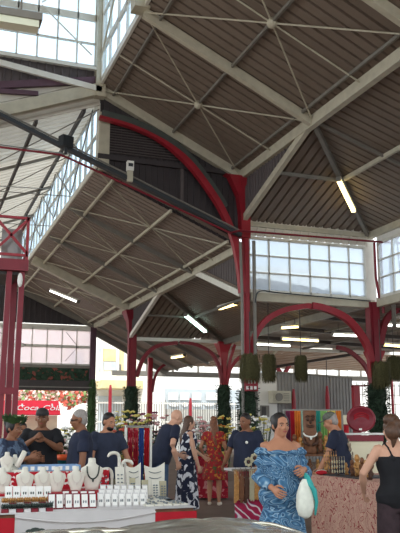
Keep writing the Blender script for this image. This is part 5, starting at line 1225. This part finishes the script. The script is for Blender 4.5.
# image left is negative of "side" depending on handedness: boxes beside the lid
s_ = 1 if (side.dot(_r) < 0) else -1
o = thing('carton', 'cream carton standing left of the round maroon lid', 'box', cp_(.26*s_, -.05, 1.395)); MB().box(cp_(.26*s_, -.05, 1.54), (.1, .16, .29), -HEAD).build('carton', 'pale_stall', o); MB().box(cp_(.26*s_, -.05, 1.69), (.102, .03, .004), -HEAD).build('tape', 'linen', o)
o = thing('red_tin', 'small red tin in front of the cream carton', 'tin', cp_(.27*s_, .1, 1.395)); MB().lathe(cp_(.27*s_, .1, 1.395), [(.045, 0), (.045, .12), (.04, .125)], 14).build('tin', 'cloth_red', o); MB().lathe(cp_(.27*s_, .1, 1.395), [(.047, .12), (.047, .14), (.02, .142)], 14).build('tin_lid', 'maroon_paint', o)
# ------------------------------------------------------------------ flower stall behind the men
tb = thing('market_table', 'flower stall table behind the group of men', 'table', (2.45, 11.8, 0))
MB().bb((1.9, 11.4, .7), (3.0, 12.2, .74)).build('tabletop', 'wood_brown', tb)
for x in (2.0, 2.9):
    for y in (11.5, 12.1): MB().bb((x-.03, y-.03, 0), (x+.03, y+.03, .7)).build('leg', 'steel_grey', tb)
mat('c_pink', (214, 160, 158), .8, 0, .2, 10); mat('petal_yellow', (214, 198, 110), .8, 0, .2, 10); mat('bowl_teal', (28, 92, 96), .5)
def bouquet(c, h, spread, n, blooms, label, seed, leaf='leaf_light', bloom=.046, pot='tray_dark'):
    c = Vector(c); rnd = random.Random(seed)
    o = thing('flower_bucket', label, 'flowers', c, 'flower buckets on the stalls')
    MB().lathe(c, [(.09, 0), (.12, .22), (.125, .24), (.11, .24), (.08, .03)], 14).build('bucket', pot, o)
    s = MB(); l = MB(); bl = [MB() for _ in blooms]
    for k in range(int(n*1.9)):
        a = rnd.random()*2*PI; r = spread*math.sqrt(rnd.random()); t = c+Vector((r*math.cos(a), r*math.sin(a), h*(.6+.45*rnd.random())-.25*r)); b = c+Vector((.05*math.cos(a), .05*math.sin(a), .1))
        s.tube([b, b.lerp(t, .5)+Vector((0, 0, .03)), t], .004, 4)
        if rnd.random() < .62:
            m2 = bl[rnd.randrange(len(blooms))]; R = bloom*(.7+.6*rnd.random())
            for q in range(5): m2.ball(t+Vector((R*.7*math.cos(q*1.257), R*.7*math.sin(q*1.257), rnd.uniform(-.3, .3)*R)), (R*.6, R*.6, R*.35), 6, 4)
        for q in range(4):
            p = b.lerp(t, .35+.6*rnd.random()); aa = rnd.random()*2*PI; d = Vector((math.cos(aa), math.sin(aa), rnd.uniform(-.3, .6)))*.1; w = Vector((-math.sin(aa), math.cos(aa), .2))*.025
            l.add([p, p+d*.5+w, p+d, p+d*.5-w], [(0, 1, 2, 3)])
    s.build('stems', 'leaf_deep', o); l.build('leaves', leaf, o)
    for m2, bm_ in zip(bl, blooms):
        if m2.v: m2.build('blossom', bm_, o)
def bq(px, g, z, h, sp, n, bl, lab, seed, **k):
    p = fl(px, g); bouquet((p.x, p.y, z), h, sp, n, bl, lab, seed, **k)
bq(62, 12.1, .74, .62, .26, 46, ['white', 'white', 'c_pink'], 'bucket of white flowers between the capped man and the grey haired man', 1)
bq(70, 12.4, .74, .74, .22, 36, ['petal_yellow', 'white'], 'bucket of pale yellow and green sprays behind the white flowers', 2)
bq(118, 13.6, .0, 1.55, .32, 60, ['petal_yellow', 'flower_red', 'white'], 'tall bucket of mixed sprays right of the bearded man', 3)
bq(131, 15, .0, 1.75, .4, 70, ['petal_yellow', 'petal_yellow', 'white'], 'tall bucket of yellow green sprays below the vine planter', 4)
bq(147, 16, .0, 1.75, .42, 70, ['c_pink', 'c_pink', 'c_plum'], 'tall bucket of dusty pink flowers behind the bald man', 5, leaf='leaf_deep')
bq(125, 13.1, .0, 1.2, .3, 46, ['flower_red', 'petal_yellow', 'flower_red'], 'bucket of red blossoms by the elbow of the bearded man', 6)
bq(199, 18.4, .0, 1.68, .4, 60, ['c_pink', 'white'], 'tall bucket of pink and white flowers between the two dressed women', 7, bloom=.06)
bq(258, 15.5, .0, 1.7, .3, 50, ['petal_yellow', 'white'], 'bucket of yellow green sprays behind the woman in blue', 8)
bq(223, 19, .0, 1.7, .3, 40, ['petal_yellow', 'petal_yellow', 'c_orange'], 'bucket of yellow flowers right of the auburn haired woman', 9)
o = thing('fruit_bowl', 'teal bowl heaped with an orange pumpkin like fruit', 'bowl', fl(65, 10.9)+Vector((0, 0, .99))); c = fl(65, 10.9)
MB().lathe(c, [(.03, .985), (.05, .99), (.12, 1.05), (.125, 1.055), (.115, 1.05), (.04, 1.0)], 16).build('bowl', 'bowl_teal', o, True)
st2 = thing('plinth', 'dark teal draped plinth under the orange fruit bowl', 'stand', c); MB().lathe(c, [(.22, 0), (.2, .5), (.19, .96), (.19, .98), (.05, .985)], 16).build('drape', 'bowl_teal', st2, True)
m_ = MB(); n = 24
m_.rings([[c+Vector((r*(1+.07*math.cos(8*2*PI*j/n))*math.cos(2*PI*j/n), r*(1+.07*math.cos(8*2*PI*j/n))*math.sin(2*PI*j/n), z)) for j in range(n)] for r, z in ((.03, 1.03), (.09, 1.05), (.115, 1.09), (.09, 1.125), (.03, 1.13))])
mat('fruit_orange', (214, 84, 36), .5, 0, .15, 10)
f2_ = thing('orange_fruit', 'ribbed orange fruit resting in the teal bowl', 'fruit', c+Vector((0, 0, 1.03))); m_.build('flesh', 'fruit_orange', f2_, True); MB().tube([c+Vector((0, 0, 1.12)), c+Vector((.01, 0, 1.16))], .012, 6).build('stem', 'leaf_deep', f2_)
# red garments on a rack
ramp_mat('hibiscus', 'noise', 9, [(0, 'd8a0a0'), (.4, 'c88080'), (.44, 'a01c30'), (.66, '98182c'), (.7, '4a2030')], detail=2, distort=.4)
ra = fl(126, 11.3); rb = fl(151, 11.3)
rk = thing('garment_rack', 'chrome garment rack carrying red flowered shirts behind the table', 'rack', (ra+rb)/2)
MB().bar(ra+Vector((0, 0, 1.5)), rb+Vector((0, 0, 1.5)), .03, .03).build('rail', 'steel_grey', rk)
for p in (ra, rb): MB().bar(p, p+Vector((0, 0, 1.52)), .03, .03).build('upright', 'frame_white', rk)
for i in range(4):
    p = ra.lerp(rb, .08+.22*i); q = ra.lerp(rb, .28+.22*i); hang(p, q, 1.48, .75, ('hibiscus', 'hibiscus', 'c_blue', 'cloth_red')[i], ('red flowered shirt nearest the bearded man on the rack', 'red flowered shirt second on the rack', 'blue cloth between red shirts on the rack', 'plain red shirt hanging next to the bald man')[i], 'hanging_shirt', 'shirts on the garment rack')
# textiles stall beyond the dressed women
p = fl(203, 17.2)
tb = thing('textile_table', 'stall table with red cloth between the floral dress and the red dress', 'table', p)
MB().box(p+Vector((0, 0, .86)), (1.1, .7, .04), -HEAD).build('tabletop', 'cloth_red', tb)
MB().box(p+Vector((0, 0, .44)), (1.04, .64, .8), -HEAD).build('cloth_skirt', 'hibiscus', tb)
for i, (m, l) in enumerate((('cloth_red', 'folded red cloth on the textile table'), ('c_teal', 'folded teal cloth on the textile table'), ('white', 'folded white cloth on the textile table'), ('c_yellow', 'folded yellow cloth on the textile table'))):
    c = p+Vector((-.36+.24*i, .02-.09*i, .885)); t = MB()
    for k in range(3): t.box(c+Vector((0, 0, .016+.03*k)), (.2-.006*k, .3, .026), -HEAD)
    tag(t.build('folded_cloth', m), l, 'cloth', 'folded cloths on the textile table', 'thing')
